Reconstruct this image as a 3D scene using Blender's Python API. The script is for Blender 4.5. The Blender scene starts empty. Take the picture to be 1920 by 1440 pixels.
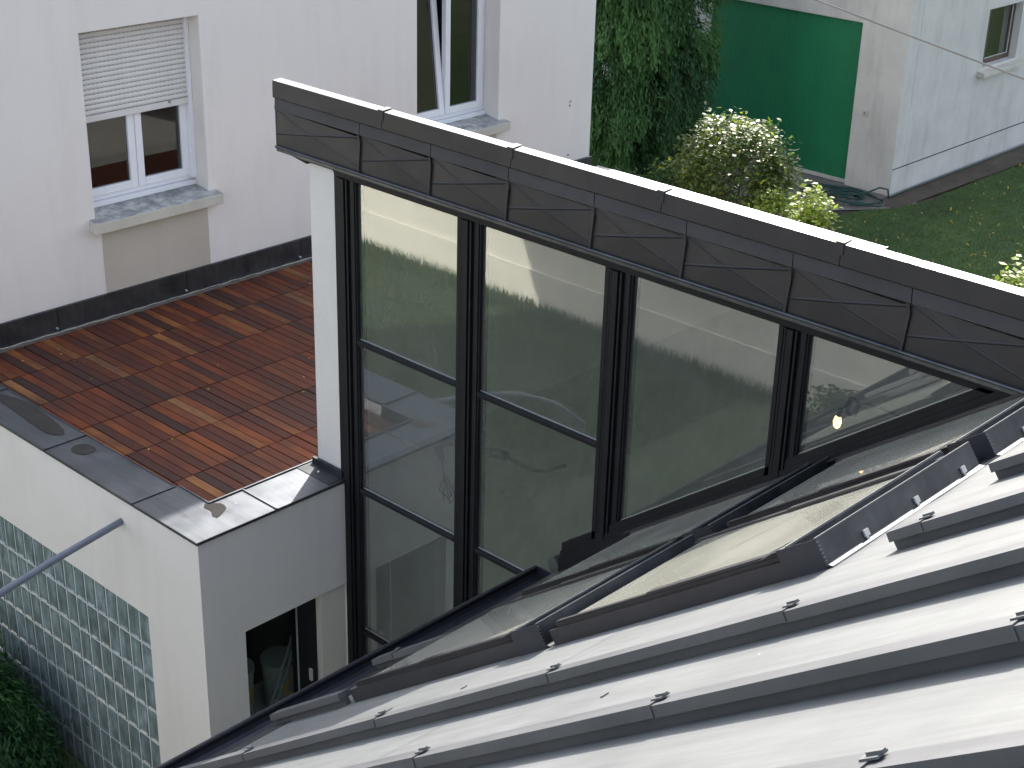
import bpy, bmesh, math, random
import numpy as np
from mathutils import Vector, Matrix
random.seed(7); rng = np.random.default_rng(7)
sc = bpy.context.scene
col = sc.collection
K = 1.3                      # metres per drawing unit
# ------------------------------------------------------------------ camera
cam_d = bpy.data.cameras.new('camera'); cam = bpy.data.objects.new('camera', cam_d); col.objects.link(cam)
R_ = Vector((0.68942146, -0.72393608, 0.02479114)); U_ = Vector((0.2847259, 0.30230364, 0.90969427)); F_ = Vector((0.66605496, 0.62010407, -0.41453797))
m = Matrix((R_, U_, -F_)).transposed().to_4x4()
m.translation = Vector((-3.53644783, -5.245524, 3.64685672)) * K
cam.matrix_world = m
cam_d.sensor_width = 36; cam_d.lens = 2897.64 / 1920 * 36
cam_d.clip_start = 0.05; cam_d.clip_end = 2000
sc.camera = cam
# ------------------------------------------------------------------ world, sun, exposure
SUN = Vector((1.0, 0.64, 0.78)).normalized()
EL = math.asin(SUN.z); AZ = math.atan2(SUN.x, SUN.y)
w = bpy.data.worlds.new('World'); sc.world = w; w.use_nodes = True
nt = w.node_tree; nt.nodes.clear()
sky = nt.nodes.new('ShaderNodeTexSky'); sky.sky_type = 'NISHITA'; sky.sun_disc = False
sky.sun_elevation = EL; sky.sun_rotation = AZ; sky.air_density = 1.0; sky.dust_density = 2.5; sky.ozone_density = 1.0
bg = nt.nodes.new('ShaderNodeBackground'); bg.inputs[1].default_value = 0.15
wo = nt.nodes.new('ShaderNodeOutputWorld')
hs = nt.nodes.new('ShaderNodeHueSaturation'); hs.inputs['Saturation'].default_value = 0.55
nt.links.new(sky.outputs[0], hs.inputs['Color']); nt.links.new(hs.outputs[0], bg.inputs[0]); nt.links.new(bg.outputs[0], wo.inputs[0])
sd = bpy.data.lights.new('sun', 'SUN'); sd.energy = 3.0; sd.angle = math.radians(0.55); sd.color = (1.0, 0.94, 0.84)
so = bpy.data.objects.new('sun', sd); so.rotation_euler = SUN.to_track_quat('Z', 'Y').to_euler(); so.location = (0, 0, 30); col.objects.link(so)
sc.view_settings.view_transform = 'Standard'; sc.view_settings.look = 'None'
sc.view_settings.gamma = 1; sc.view_settings.use_curve_mapping = False
sc.view_settings.exposure = 1.6

# ------------------------------------------------------------------ materials
class NT:
    def __init__(s, name):
        s.m = bpy.data.materials.new(name); s.m.use_nodes = True; s.t = s.m.node_tree
        s.b = s.t.nodes['Principled BSDF']; s.o = s.t.nodes['Material Output']
    def n(s, ty, **kw):
        x = s.t.nodes.new(ty)
        for k, v in kw.items(): setattr(x, k, v)
        return x
    def l(s, a, b): s.t.links.new(a, b)
    def coords(s, scale=(1, 1, 1), kind='Object', rot=(0, 0, 0)):
        c = s.n('ShaderNodeTexCoord'); mp = s.n('ShaderNodeMapping'); mp.inputs['Scale'].default_value = scale; mp.inputs['Rotation'].default_value = rot
        s.l(c.outputs[kind], mp.inputs[0]); return mp.outputs[0]
    def noise(s, vec, scale, detail=4, rough=0.55):
        x = s.n('ShaderNodeTexNoise'); x.inputs['Scale'].default_value = scale; x.inputs['Detail'].default_value = detail; x.inputs['Roughness'].default_value = rough
        s.l(vec, x.inputs['Vector']); return x.outputs['Fac']
    def ramp(s, fac, stops):
        r = s.n('ShaderNodeValToRGB'); e = r.color_ramp.elements
        while len(e) < len(stops): e.new(0.5)
        for i, (p, c) in enumerate(stops):
            e[i].position = p; e[i].color = (*c, 1) if len(c) == 3 else c
        s.l(fac, r.inputs[0]); return r.outputs[0]
    def mix(s, fac, a, b, mode='MIX'):
        x = s.n('ShaderNodeMix', data_type='RGBA', blend_type=mode)
        if isinstance(fac, float): x.inputs[0].default_value = fac
        else: s.l(fac, x.inputs[0])
        for sock, v in ((x.inputs[6], a), (x.inputs[7], b)):
            if isinstance(v, tuple): sock.default_value = (*v, 1)
            else: s.l(v, sock)
        return x.outputs[2]
    def bump(s, h, strength=0.3, dist=0.01):
        x = s.n('ShaderNodeBump'); x.inputs['Strength'].default_value = strength; x.inputs['Distance'].default_value = dist
        s.l(h, x.inputs['Height']); s.l(x.outputs[0], s.b.inputs['Normal']); return x
    def set(s, **kw):
        for k, v in kw.items():
            i = s.b.inputs[k.replace('_', ' ')]
            if hasattr(v, 'is_linked') or isinstance(v, bpy.types.NodeSocket): s.l(v, i)
            else: i.default_value = (*v, 1) if isinstance(v, tuple) and len(v) == 3 else v

def mat_plaster(name, a, b, grime, scale=1.2, gs=0.35, bump=0.35):
    t = NT(name); v = t.coords()
    base = t.ramp(t.noise(v, scale, 6, 0.6), [(0.3, a), (0.7, b)])
    vs = t.coords((2.2, 2.2, 0.45))
    g = t.ramp(t.noise(vs, 1.6, 7, 0.65), [(0.5, (0, 0, 0)), (0.78, (gs, gs, gs))])
    c = t.mix(g, base, grime)
    fine = t.noise(v, 140, 3, 0.6)
    c = t.mix(0.10, c, t.ramp(fine, [(0.3, (0.2, 0.2, 0.2)), (0.7, (0.9, 0.9, 0.9))]), 'OVERLAY')
    t.set(Base_Color=c, Roughness=0.92); t.bump(fine, bump, 0.004)
    return t.m
M = {}
M['plaster'] = mat_plaster('white_plaster', (0.655, 0.62, 0.595), (0.695, 0.66, 0.635), (0.50, 0.48, 0.45), gs=0.34)
M['box_plaster'] = mat_plaster('off_white_plaster', (0.555, 0.54, 0.525), (0.595, 0.58, 0.565), (0.44, 0.43, 0.41), gs=0.36)
M['beige'] = mat_plaster('raw_beige_plaster', (0.40, 0.36, 0.31), (0.47, 0.43, 0.375), (0.50, 0.47, 0.42), 1.0, 0.5)
M['pier'] = mat_plaster('cream_plaster', (0.52, 0.50, 0.45), (0.56, 0.54, 0.49), (0.42, 0.40, 0.36), gs=0.2)
M['garage'] = mat_plaster('weathered_plaster', (0.48, 0.475, 0.465), (0.57, 0.565, 0.55), (0.31, 0.31, 0.295), 2.0, 0.6, 0.6)
M['wall_far'] = mat_plaster('cream_wall_plaster', (0.66, 0.63, 0.56), (0.70, 0.67, 0.60), (0.6, 0.57, 0.5), gs=0.15)
M['concrete'] = mat_plaster('sill_concrete', (0.46, 0.44, 0.39), (0.54, 0.52, 0.46), (0.30, 0.30, 0.29), 5, 0.6, 0.6)

def mat_sill():
    t = NT('weathered_sill_top'); v = t.coords()
    c = t.ramp(t.noise(v, 9, 8, 0.7), [(0.36, (0.17, 0.18, 0.18)), (0.5, (0.30, 0.31, 0.31)), (0.62, (0.46, 0.47, 0.46)), (0.75, (0.5, 0.44, 0.34))])
    t.set(Base_Color=c, Roughness=0.9); t.bump(t.noise(v, 60, 4), 0.5, 0.004); return t.m
M['sill_top'] = mat_sill()

def mat_zinc(name, a, b, rough=0.5, metal=0.85, spots=True, sc_=1.0):
    t = NT(name); v = t.coords()
    n1 = t.noise(v, 1.7 * sc_, 7, 0.62)
    c = t.ramp(n1, [(0.3, a), (0.7, b)])
    if spots:
        vs = t.coords((1, 1, 1)); vo = t.n('ShaderNodeTexVoronoi'); vo.inputs['Scale'].default_value = 9; t.l(vs, vo.inputs['Vector'])
        sp = t.ramp(vo.outputs['Distance'], [(0.0, (1, 1, 1)), (0.045, (0, 0, 0))])
        c = t.mix(sp, c, (0.55, 0.55, 0.52))
    vst = t.coords((14, 1.2, 1.2)); st = t.noise(vst, 1.5, 5, 0.7)
    c = t.mix(0.18, c, t.ramp(st, [(0.3, (0.1, 0.1, 0.1)), (0.7, (0.9, 0.9, 0.9))]), 'OVERLAY')
    r = t.ramp(t.noise(v, 3.5 * sc_, 5, 0.6), [(0.3, (rough - .07,) * 3), (0.7, (rough + .08,) * 3)])
    t.set(Base_Color=c, Roughness=r, Metallic=metal)
    t.bump(t.noise(v, 2.2, 3, 0.5), 0.10, 0.02)
    return t.m
M['zinc'] = mat_zinc('patinated_zinc', (0.135, 0.142, 0.147), (0.165, 0.173, 0.178), 0.68, 0.50)
M['batten'] = mat_zinc('shaded_batten_zinc', (0.110, 0.114, 0.124), (0.130, 0.134, 0.144), 0.62, 0.72, False)  # darker copy of the roof zinc, shade of the batten sides put into colour
M['coping'] = mat_zinc('coping_zinc', (0.118, 0.130, 0.150), (0.158, 0.170, 0.190), 0.42, 0.98, True, 1.2)
M['fascia'] = mat_zinc('anthracite_zinc', (0.026, 0.0245, 0.028), (0.034, 0.032, 0.036), 0.5, 0.35, False)
M['flashing'] = mat_zinc('dark_flashing', (0.05, 0.054, 0.062), (0.10, 0.105, 0.115), 0.42, 0.85, False, 2.5)
M['gutter'] = mat_zinc('dark_gutter', (0.035, 0.037, 0.05), (0.05, 0.052, 0.065), 0.4, 0.5, False)
def simple(name, c, rough=0.5, metal=0.0, var=0.12, sc_=6, spec=0.5, bump=0.0):
    t = NT(name); v = t.coords(); n = t.noise(v, sc_, 5, 0.6)
    lo = tuple(x * (1 - var) for x in c); hi = tuple(min(1, x * (1 + var)) for x in c)
    t.set(Base_Color=t.ramp(n, [(0.3, lo), (0.7, hi)]), Roughness=rough, Metallic=metal); t.b.inputs['Specular IOR Level'].default_value = spec
    if bump: t.bump(t.noise(v, 80, 3), bump, 0.003)
    return t.m
M['black'] = simple('black_aluminium', (0.009, 0.0095, 0.012), 0.5, 0.0, 0.2, spec=0.2)
M['skyframe'] = simple('grey_skylight_cover', (0.040, 0.038, 0.044), 0.42, 0.3, 0.12)
M['navy'] = simple('skylight_channel', (0.03, 0.037, 0.055), 0.4, 0.4, 0.15)
M['pvc'] = simple('white_pvc', (0.74, 0.75, 0.79), 0.35, 0, 0.03)
M['shutter'] = simple('shutter_pvc', (0.60, 0.59, 0.58), 0.5, 0, 0.05)
M['slot'] = simple('dark_slot', (0.30, 0.28, 0.27), 0.8)
M['pipe'] = simple('grey_pipe', (0.13, 0.15, 0.19), 0.4, 0, 0.08)
M['brown'] = simple('brown_window_wood', (0.075, 0.05, 0.04), 0.5, 0, 0.3, 12)
M['hose'] = simple('green_hose', (0.006, 0.045, 0.040), 0.5, 0, 0.1)
M['cablegrey'] = simple('cable_sheath', (0.27, 0.25, 0.22), 0.5, 0, 0.15)
M['cableblack'] = simple('black_cable', (0.02, 0.022, 0.03), 0.5)
M['dark'] = simple('dark_interior', (0.035, 0.037, 0.036), 0.9)
M['dim'] = simple('interior_plaster', (0.44, 0.445, 0.43), 0.9)
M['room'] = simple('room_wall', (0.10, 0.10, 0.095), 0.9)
M['white_metal'] = simple('clip_metal', (0.6, 0.6, 0.58), 0.4, 0.4)
M['bucket'] = simple('bucket_plastic', (0.32, 0.36, 0.34), 0.5)
M['bucket_print'] = simple('bucket_print', (0.60, 0.32, 0.03), 0.5)
M['ladder'] = simple('ladder_aluminium', (0.45, 0.47, 0.46), 0.4, 0.6)
M['shaded_ladder'] = simple('shaded_ladder_aluminium', (0.20, 0.24, 0.24), 0.7)  # darker ladder metal, the dimness behind the window put into its colour
M['mortar'] = simple('white_mortar', (0.43, 0.45, 0.46), 0.85, 0, 0.12, 20)
M['bark'] = simple('bark', (0.09, 0.065, 0.045), 0.9, 0, 0.35, 14, bump=0.6)
M['switch'] = simple('switch_box_plastic', (0.5, 0.5, 0.48), 0.5)
M['puddle'] = simple('wet_film', (0.050, 0.047, 0.043), 0.85, 0, 0.15, spec=0.08)
M['caulk'] = simple('gravel_strip', (0.30, 0.28, 0.24), 0.9, 0, 0.4, 30, bump=0.6)
M['tiles'] = simple('roof_tiles', (0.13, 0.06, 0.045), 0.8, 0, 0.3, 12)

def mat_green_door():
    t = NT('green_door_paint'); v = t.coords()
    c = t.ramp(t.noise(v, 1.2, 5, 0.6), [(0.3, (0.006, 0.150, 0.066)), (0.7, (0.008, 0.185, 0.078))])
    t.set(Base_Color=c, Roughness=0.55); return t.m
M['green'] = mat_green_door()

def mat_wood():
    t = NT('hardwood_board')
    oi = t.n('ShaderNodeObjectInfo')
    base = t.ramp(oi.outputs['Random'], [(0.0, (0.045, 0.027, 0.024)), (0.12, (0.060, 0.028, 0.023)), (0.24, (0.095, 0.030, 0.020)), (0.50, (0.130, 0.036, 0.019)),
                                       (0.70, (0.175, 0.048, 0.020)), (0.86, (0.205, 0.068, 0.025)), (0.95, (0.25, 0.096, 0.034)), (1.0, (0.28, 0.14, 0.06))])
    c0 = t.n('ShaderNodeTexCoord'); ad = t.n('ShaderNodeVectorMath', operation='ADD'); mu = t.n('ShaderNodeVectorMath', operation='SCALE')
    cb = t.n('ShaderNodeCombineXYZ'); t.l(oi.outputs['Random'], cb.inputs[0]); t.l(oi.outputs['Random'], cb.inputs[1]); t.l(cb.outputs[0], mu.inputs[0]); mu.inputs['Scale'].default_value = 37
    t.l(c0.outputs['Object'], ad.inputs[0]); t.l(mu.outputs[0], ad.inputs[1])
    mp = t.n('ShaderNodeMapping'); mp.inputs['Scale'].default_value = (26, 2.2, 10); t.l(ad.outputs[0], mp.inputs[0])
    g = t.noise(mp.outputs[0], 1.5, 7, 0.65)
    c = t.mix(0.5, base, t.ramp(g, [(0.3, (0.18, 0.16, 0.16)), (0.55, (0.5, 0.5, 0.5)), (0.75, (0.72, 0.70, 0.68))]), 'OVERLAY')
    mp2 = t.n('ShaderNodeMapping'); mp2.inputs['Scale'].default_value = (3, 1.4, 3); t.l(ad.outputs[0], mp2.inputs[0])
    d = t.ramp(t.noise(mp2.outputs[0], 1.6, 4), [(0.42, (0, 0, 0)), (0.66, (0.6, 0.6, 0.6))])
    c = t.mix(d, c, (0.045, 0.026, 0.023))
    ge = t.n('ShaderNodeNewGeometry'); ws = t.ramp(t.noise(ge.outputs['Position'], 1.1, 5, 0.6), [(0.40, (0, 0, 0)), (0.62, (0.55, 0.55, 0.55))])
    c = t.mix(ws, c, (0.058, 0.027, 0.021))
    t.set(Base_Color=c, Roughness=0.6); t.b.inputs['Specular IOR Level'].default_value = 0.14
    t.bump(g, 0.35, 0.003); return t.m
M['wood'] = mat_wood()

def mat_glass(name, ior=2.2, tint=(0.55, 0.62, 0.60), refl=(0.93, 0.97, 0.95), rough=0.0, wav=0.0, dust_haze=0.0, dust_haze_col=(0.50, 0.50, 0.44)):
    t = NT(name); t.t.nodes.remove(t.b)
    fr = t.n('ShaderNodeFresnel'); fr.inputs[0].default_value = ior
    gl = t.n('ShaderNodeBsdfGlossy'); gl.inputs['Color'].default_value = (*refl, 1); gl.inputs['Roughness'].default_value = rough
    tr = t.n('ShaderNodeBsdfTransparent'); tr.inputs['Color'].default_value = (*tint, 1)
    ge = t.n('ShaderNodeNewGeometry'); iv = t.n('ShaderNodeMath', operation='SUBTRACT'); iv.inputs[0].default_value = 1; t.l(ge.outputs['Backfacing'], iv.inputs[1])
    fm = t.n('ShaderNodeMath', operation='MULTIPLY'); t.l(fr.outputs[0], fm.inputs[0]); t.l(iv.outputs[0], fm.inputs[1])
    mx = t.n('ShaderNodeMixShader'); t.l(fm.outputs[0], mx.inputs[0]); t.l(tr.outputs[0], mx.inputs[1]); t.l(gl.outputs[0], mx.inputs[2])
    if wav:
        bp = t.n('ShaderNodeBump'); bp.inputs['Strength'].default_value = wav; bp.inputs['Distance'].default_value = 0.02
        t.l(t.noise(t.coords(), 0.9, 1), bp.inputs['Height']); t.l(bp.outputs[0], gl.inputs['Normal']); t.l(bp.outputs[0], fr.inputs['Normal'])
    out = mx.outputs[0]
    if dust_haze:
        v = t.coords(); df = t.n('ShaderNodeBsdfDiffuse'); df.inputs['Color'].default_value = (*dust_haze_col, 1)
        m2 = t.n('ShaderNodeMixShader'); dm = t.n('ShaderNodeMath', operation='MULTIPLY'); t.l(iv.outputs[0], dm.inputs[1]); t.l(t.ramp(t.noise(t.coords((1, 2.5, 2.5)), 1.2, 2, 0.5), [(0.3, (dust_haze * .8,) * 3), (0.7, (dust_haze * 1.2,) * 3)]), dm.inputs[0]); t.l(dm.outputs[0], m2.inputs[0]); t.l(out, m2.inputs[1]); t.l(df.outputs[0], m2.inputs[2]); out = m2.outputs[0]
    t.l(out, t.o.inputs[0]); return t.m
M['glass'] = mat_glass('coated_glass', 3.0, (0.82, 0.85, 0.84), wav=0.012, dust_haze=0.095, dust_haze_col=(0.50, 0.505, 0.50))  # diffuse layer paints in reflected sky haze over the panes, plus some dust
M['clearglass'] = mat_glass('clear_glass', 1.5, (0.92, 0.94, 0.92))
M['winglass'] = mat_glass('window_glass', 1.65, (0.6, 0.62, 0.62))
M['skyglass'] = mat_glass('skylight_glass', 1.9, (0.62, 0.68, 0.64), (0.95, 0.96, 0.9), rough=0.03, dust_haze=0.28)

def mat_block():
    t = NT('glass_block'); v = t.coords(); oi = t.n('ShaderNodeObjectInfo')
    c0 = t.n('ShaderNodeTexCoord'); ad = t.n('ShaderNodeVectorMath', operation='ADD'); cb = t.n('ShaderNodeCombineXYZ'); t.l(oi.outputs['Random'], cb.inputs[1]); 
    mu = t.n('ShaderNodeVectorMath', operation='SCALE'); mu.inputs['Scale'].default_value = 50; t.l(cb.outputs[0], mu.inputs[0])
    t.l(c0.outputs['Object'], ad.inputs[0]); t.l(mu.outputs[0], ad.inputs[1])
    mp = t.n('ShaderNodeMapping'); mp.inputs['Scale'].default_value = (1, 9, 3.5); t.l(ad.outputs[0], mp.inputs[0])
    n = t.noise(mp.outputs[0], 1.3, 5, 0.6)
    c = t.ramp(n, [(0.30, (0.085, 0.108, 0.106)), (0.48, (0.14, 0.185, 0.195)), (0.64, (0.22, 0.285, 0.315)), (0.80, (0.46, 0.51, 0.53))])
    var = t.ramp(oi.outputs['Random'], [(0, (0.35, 0.35, 0.35)), (1, (0.65, 0.65, 0.65))])
    c = t.mix(0.35, c, var, 'OVERLAY')
    t.set(Base_Color=c, Roughness=0.14); t.b.inputs['Specular IOR Level'].default_value = 0.8
    t.bump(t.noise(mp.outputs[0], 2.5, 2), 0.5, 0.01); return t.m
M['block'] = mat_block()

def mat_leaf(name, a, b, trans=0.35, rough=0.4, spec=0.5, warm=None):
    t = NT(name)
    at = t.n('ShaderNodeAttribute'); at.attribute_name = 'tone'
    stops = [(0.0, a), (1.0, b)] if warm is None else [(0.0, a), (0.9, b), (0.97, warm), (1.0, warm)]
    c = t.ramp(at.outputs['Fac'], stops)
    t.set(Base_Color=c, Roughness=rough); t.b.inputs['Specular IOR Level'].default_value = spec
    tl = t.n('ShaderNodeBsdfTranslucent'); mu = t.mix(1.0, c, (1.6, 1.9, 0.7), 'MULTIPLY'); t.l(mu, tl.inputs[0])
    mx = t.n('ShaderNodeMixShader'); mx.inputs[0].default_value = trans
    t.l(t.b.outputs[0], mx.inputs[1]); t.l(tl.outputs[0], mx.inputs[2]); t.l(mx.outputs[0], t.o.inputs[0]); return t.m
M['thuja'] = mat_leaf('conifer_foliage', (0.010, 0.040, 0.020), (0.075, 0.175, 0.058), 0.35, 0.6, 0.3)
M['bushleaf'] = mat_leaf('glossy_leaf', (0.050, 0.085, 0.026), (0.135, 0.175, 0.060), 0.38, 0.42, 0.5, (0.35, 0.36, 0.03))
M['yellowleaf'] = mat_leaf('yellow_green_leaf', (0.16, 0.22, 0.04), (0.34, 0.38, 0.10), 0.35, 0.5, 0.35)
M['lowleaf'] = mat_leaf('low_plant_leaf', (0.02, 0.05, 0.018), (0.06, 0.12, 0.03), 0.3, 0.45, 0.5, (0.4, 0.38, 0.02))
M['grass'] = mat_leaf('grass_blade', (0.050, 0.082, 0.028), (0.100, 0.140, 0.058), 0.35, 0.6, 0.3)
M['fallen'] = mat_leaf('fallen_leaf', (0.22, 0.15, 0.03), (0.42, 0.33, 0.06), 0.2, 0.6, 0.3)

def mat_ground(name, stops, scale=2.0, bump=0.5):
    t = NT(name); v = t.coords(); n = t.noise(v, scale, 9, 0.65)
    t.set(Base_Color=t.ramp(n, stops), Roughness=0.95); t.bump(t.noise(v, 30, 5, 0.7), bump, 0.03); return t.m
M['lawn'] = mat_ground('lawn_turf', [(0.3, (0.016, 0.034, 0.008)), (0.5, (0.030, 0.072, 0.012)), (0.72, (0.060, 0.10, 0.018))], 1.1, 0.8)
M['side_lawn'] = mat_ground('side_turf', [(0.3, (0.05, 0.075, 0.03)), (0.55, (0.075, 0.11, 0.045)), (0.75, (0.10, 0.13, 0.06))], 1.5, 0.6)
M['soil'] = mat_ground('garden_soil', [(0.3, (0.035, 0.027, 0.02)), (0.6, (0.07, 0.055, 0.04)), (0.8, (0.11, 0.09, 0.07))], 3)
M['path'] = mat_ground('worn_concrete', [(0.3, (0.11, 0.10, 0.095)), (0.6, (0.19, 0.18, 0.165)), (0.8, (0.25, 0.24, 0.22))], 2.5, 0.4)
M['ground'] = mat_ground('far_ground', [(0.3, (0.04, 0.06, 0.02)), (0.7, (0.09, 0.10, 0.045))], 0.1)
def mat_emit():
    t = NT('lit_filament'); t.set(Base_Color=(1, .8, .5)); t.b.inputs['Emission Color'].default_value = (1, 0.55, 0.20, 1); t.b.inputs['Emission Strength'].default_value = 2.6; return t.m
M['bulb'] = mat_emit()

# ------------------------------------------------------------------ mesh helpers
def RP(x, y, h=0.0):         # a point on the zinc roof: x along the eave, y down the slope (plan), h above the sheet
    return (x, y + 0.5974 * h, -0.98 - 0.745 * y + 0.8019 * h)
class MB:
    def __init__(s): s.v = []; s.f = []; s.mi = []
    def poly(s, vs, fs, mi=0, xf=None):
        o = len(s.v); s.v += [xf(*p) if xf else tuple(p) for p in vs]; s.f += [tuple(o + i for i in f) for f in fs]; s.mi += [mi] * len(fs); return s
    def box(s, a, b, mi=0, xf=None, taper=None):
        (x0, y0, z0), (x1, y1, z1) = a, b
        vs = [(x0, y0, z0), (x1, y0, z0), (x1, y1, z0), (x0, y1, z0), (x0, y0, z1), (x1, y0, z1), (x1, y1, z1), (x0, y1, z1)]
        return s.poly(vs, [(0, 3, 2, 1), (4, 5, 6, 7), (0, 1, 5, 4), (1, 2, 6, 5), (2, 3, 7, 6), (3, 0, 4, 7)], mi, xf)
    def prism(s, prof, axis, a, b, mi=0, xf=None):   # prof: list of 2D points in the other two axes, in order
        n = len(prof)
        def P(p, t): return {'x': (t, p[0], p[1]), 'y': (p[0], t, p[1]), 'z': (p[0], p[1], t)}[axis]
        vs = [P(p, a) for p in prof] + [P(p, b) for p in prof]
        fs = [tuple(range(n)), tuple(range(2 * n - 1, n - 1, -1))] + [(i, (i + 1) % n, n + (i + 1) % n, n + i) for i in range(n)]
        return s.poly(vs, fs, mi, xf)
    def tube(s, pts, r, seg=8, mi=0, caps=True):
        P = [Vector(p) for p in pts]; o = len(s.v); n = len(P); rr = r if isinstance(r, (list, tuple)) else [r] * n
        up = None
        for i in range(n):
            d = (P[min(i + 1, n - 1)] - P[max(i - 1, 0)]).normalized()
            if up is None: up = d.orthogonal().normalized()
            up = (up - d * up.dot(d)).normalized(); sd_ = d.cross(up)
            for k in range(seg):
                a = 2 * math.pi * k / seg; s.v.append(tuple(P[i] + (up * math.cos(a) + sd_ * math.sin(a)) * rr[i]))
        for i in range(n - 1):
            for k in range(seg):
                k2 = (k + 1) % seg; s.f.append((o + i * seg + k, o + i * seg + k2, o + (i + 1) * seg + k2, o + (i + 1) * seg + k)); s.mi.append(mi)
        if caps: s.f.append(tuple(o + k for k in range(seg))); s.f.append(tuple(o + (n - 1) * seg + k for k in range(seg - 1, -1, -1))); s.mi += [mi, mi]
        return s
    def grid(s, fn, nu, nv, mi=0):
        o = len(s.v)
        for j in range(nv + 1):
            for i in range(nu + 1): s.v.append(tuple(fn(i / nu, j / nv)))
        for j in range(nv):
            for i in range(nu):
                a = o + j * (nu + 1) + i; s.f.append((a, a + 1, a + nu + 2, a + nu + 1)); s.mi.append(mi)
        return s
    def mesh(s, name, origin=(0, 0, 0), smooth=False):
        me = bpy.data.meshes.new(name)
        me.from_pydata([tuple((p[i] - origin[i]) * K for i in range(3)) for p in s.v], [], s.f)
        me.polygons.foreach_set('material_index', s.mi)
        bm = bmesh.new(); bm.from_mesh(me); bmesh.ops.recalc_face_normals(bm, faces=bm.faces); bm.to_mesh(me); bm.free()
        if smooth: me.polygons.foreach_set('use_smooth', [True] * len(me.polygons))
        me.update(); return me
WPOS = {}
def wpos(o): return WPOS.get(o.name, (0, 0, 0)) if o else (0, 0, 0)
def place(o, origin, parent):
    WPOS[o.name] = origin
    if parent: o.parent = parent
    p = wpos(parent); o.location = tuple((origin[i] - p[i]) * K for i in range(3))
    return o
def obj(name, mb, mats, parent=None, origin=None, smooth=False, bevel=0.0):
    origin = origin or wpos(parent)
    me = mb.mesh(name, origin, smooth) if isinstance(mb, MB) else mb
    if not isinstance(mats, (list, tuple)): mats = [mats]
    if not me.materials:
        for k in mats: me.materials.append(M[k])
    o = bpy.data.objects.new(name, me); col.objects.link(o); place(o, origin, parent)
    if bevel:
        b = o.modifiers.new('bevel', 'BEVEL'); b.width = bevel * K; b.segments = 2; b.limit_method = 'ANGLE'; b.angle_limit = math.radians(40)
    return o
def inst(src_me, name, parent, origin, mat=None):
    o = bpy.data.objects.new(name, src_me); col.objects.link(o); return place(o, origin, parent)
def thing(name, label, cat, origin=(0, 0, 0), group=None):
    o = bpy.data.objects.new(name, None); o.empty_display_size = 0.3; col.objects.link(o); place(o, origin, None)
    return tag(o, label, cat, group)
def tag(o, label=None, cat=None, group=None, kind=None):
    if label: o['label'] = label
    if cat: o['category'] = cat
    if group: o['group'] = group
    if kind: o['kind'] = kind
    return o
def wall_holes(axis, c0, c1, u0, u1, z0, z1, holes, mi=0, mb=None):
    """wall slab between c0 and c1 on the given normal axis with rectangular holes (ua,ub,za,zb)"""
    mb = mb or MB()
    us = sorted({u0, u1, *[h[0] for h in holes], *[h[1] for h in holes]}); zs = sorted({z0, z1, *[h[2] for h in holes], *[h[3] for h in holes]})
    us = [u for u in us if u0 <= u <= u1]; zs = [z for z in zs if z0 <= z <= z1]
    solid = {}
    for i in range(len(us) - 1):
        for j in range(len(zs) - 1):
            cu, cz = (us[i] + us[i + 1]) / 2, (zs[j] + zs[j + 1]) / 2
            solid[i, j] = not any(h[0] < cu < h[1] and h[2] < cz < h[3] for h in holes)
    idx = {}
    def V(u, z, c):
        k = (u, z, c)
        if k not in idx: idx[k] = len(mb.v); mb.v.append((c, u, z) if axis == 'x' else (u, c, z))
        return idx[k]
    def q(*vs): mb.f.append(tuple(vs)); mb.mi.append(mi)
    for (i, j), s_ in solid.items():
        if not s_: continue
        a, b, c, d = us[i], us[i + 1], zs[j], zs[j + 1]
        for cc in (c0, c1): q(V(a, c, cc), V(b, c, cc), V(b, d, cc), V(a, d, cc))
        if not solid.get((i - 1, j)): q(V(a, c, c0), V(a, d, c0), V(a, d, c1), V(a, c, c1))
        if not solid.get((i + 1, j)): q(V(b, c, c0), V(b, d, c0), V(b, d, c1), V(b, c, c1))
        if not solid.get((i, j - 1)): q(V(a, c, c0), V(b, c, c0), V(b, c, c1), V(a, c, c1))
        if not solid.get((i, j + 1)): q(V(a, d, c0), V(b, d, c0), V(b, d, c1), V(a, d, c1))
    return mb

GZ = -2.0
# ================================================================== GROUND
g = MB().grid(lambda u, v: ((u - .5) * 900, (v - .5) * 900, GZ - .012), 6, 6)
tag(obj('ground', g, 'ground'), kind='structure')
g = MB().grid(lambda u, v: (4 + u * 12, -6 + v * 18, GZ - .006 + .02 * math.sin(u * 37) * math.sin(v * 29)), 30, 40)
tag(obj('soil', g, 'soil'), kind='structure')
pth = MB().poly([(10.4, 3.2, GZ + .012), (11.9, 4.0, GZ + .012), (12.35, 3.62, GZ + .012), (12.93, 3.42, GZ + .012), (12.93, 6.9, GZ + .012), (12.2, 6.6, GZ + .012), (11.4, 4.8, GZ + .012)], [(0, 1, 2, 3, 4, 5, 6)])
tag(obj('path', pth, 'path'), kind='structure')
apr = MB().poly([(12.5, 3.50, GZ + .016), (20, 3.25, GZ + .016), (20, 3.84, GZ + .016), (12.5, 3.84, GZ + .016)], [(0, 1, 2, 3)])
tag(obj('ground_strip', apr, 'soil'), kind='structure')
LAWN = [(6.1, -8), (26, -8), (26, 3.4), (15.7, 3.36), (14.2, 3.4), (13.1, 3.38), (12.5, 3.52), (12.1, 3.75), (11.7, 3.85), (11.2, 3.6), (10.7, 3.1), (10.2, 2.3), (9.9, 1.5), (9.0, 1.0), (6.1, 0.8)]
tag(obj('lawn', MB().poly([(x, y, GZ + .022) for x, y in LAWN], [tuple(range(len(LAWN)))]), 'lawn'), kind='structure')
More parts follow.
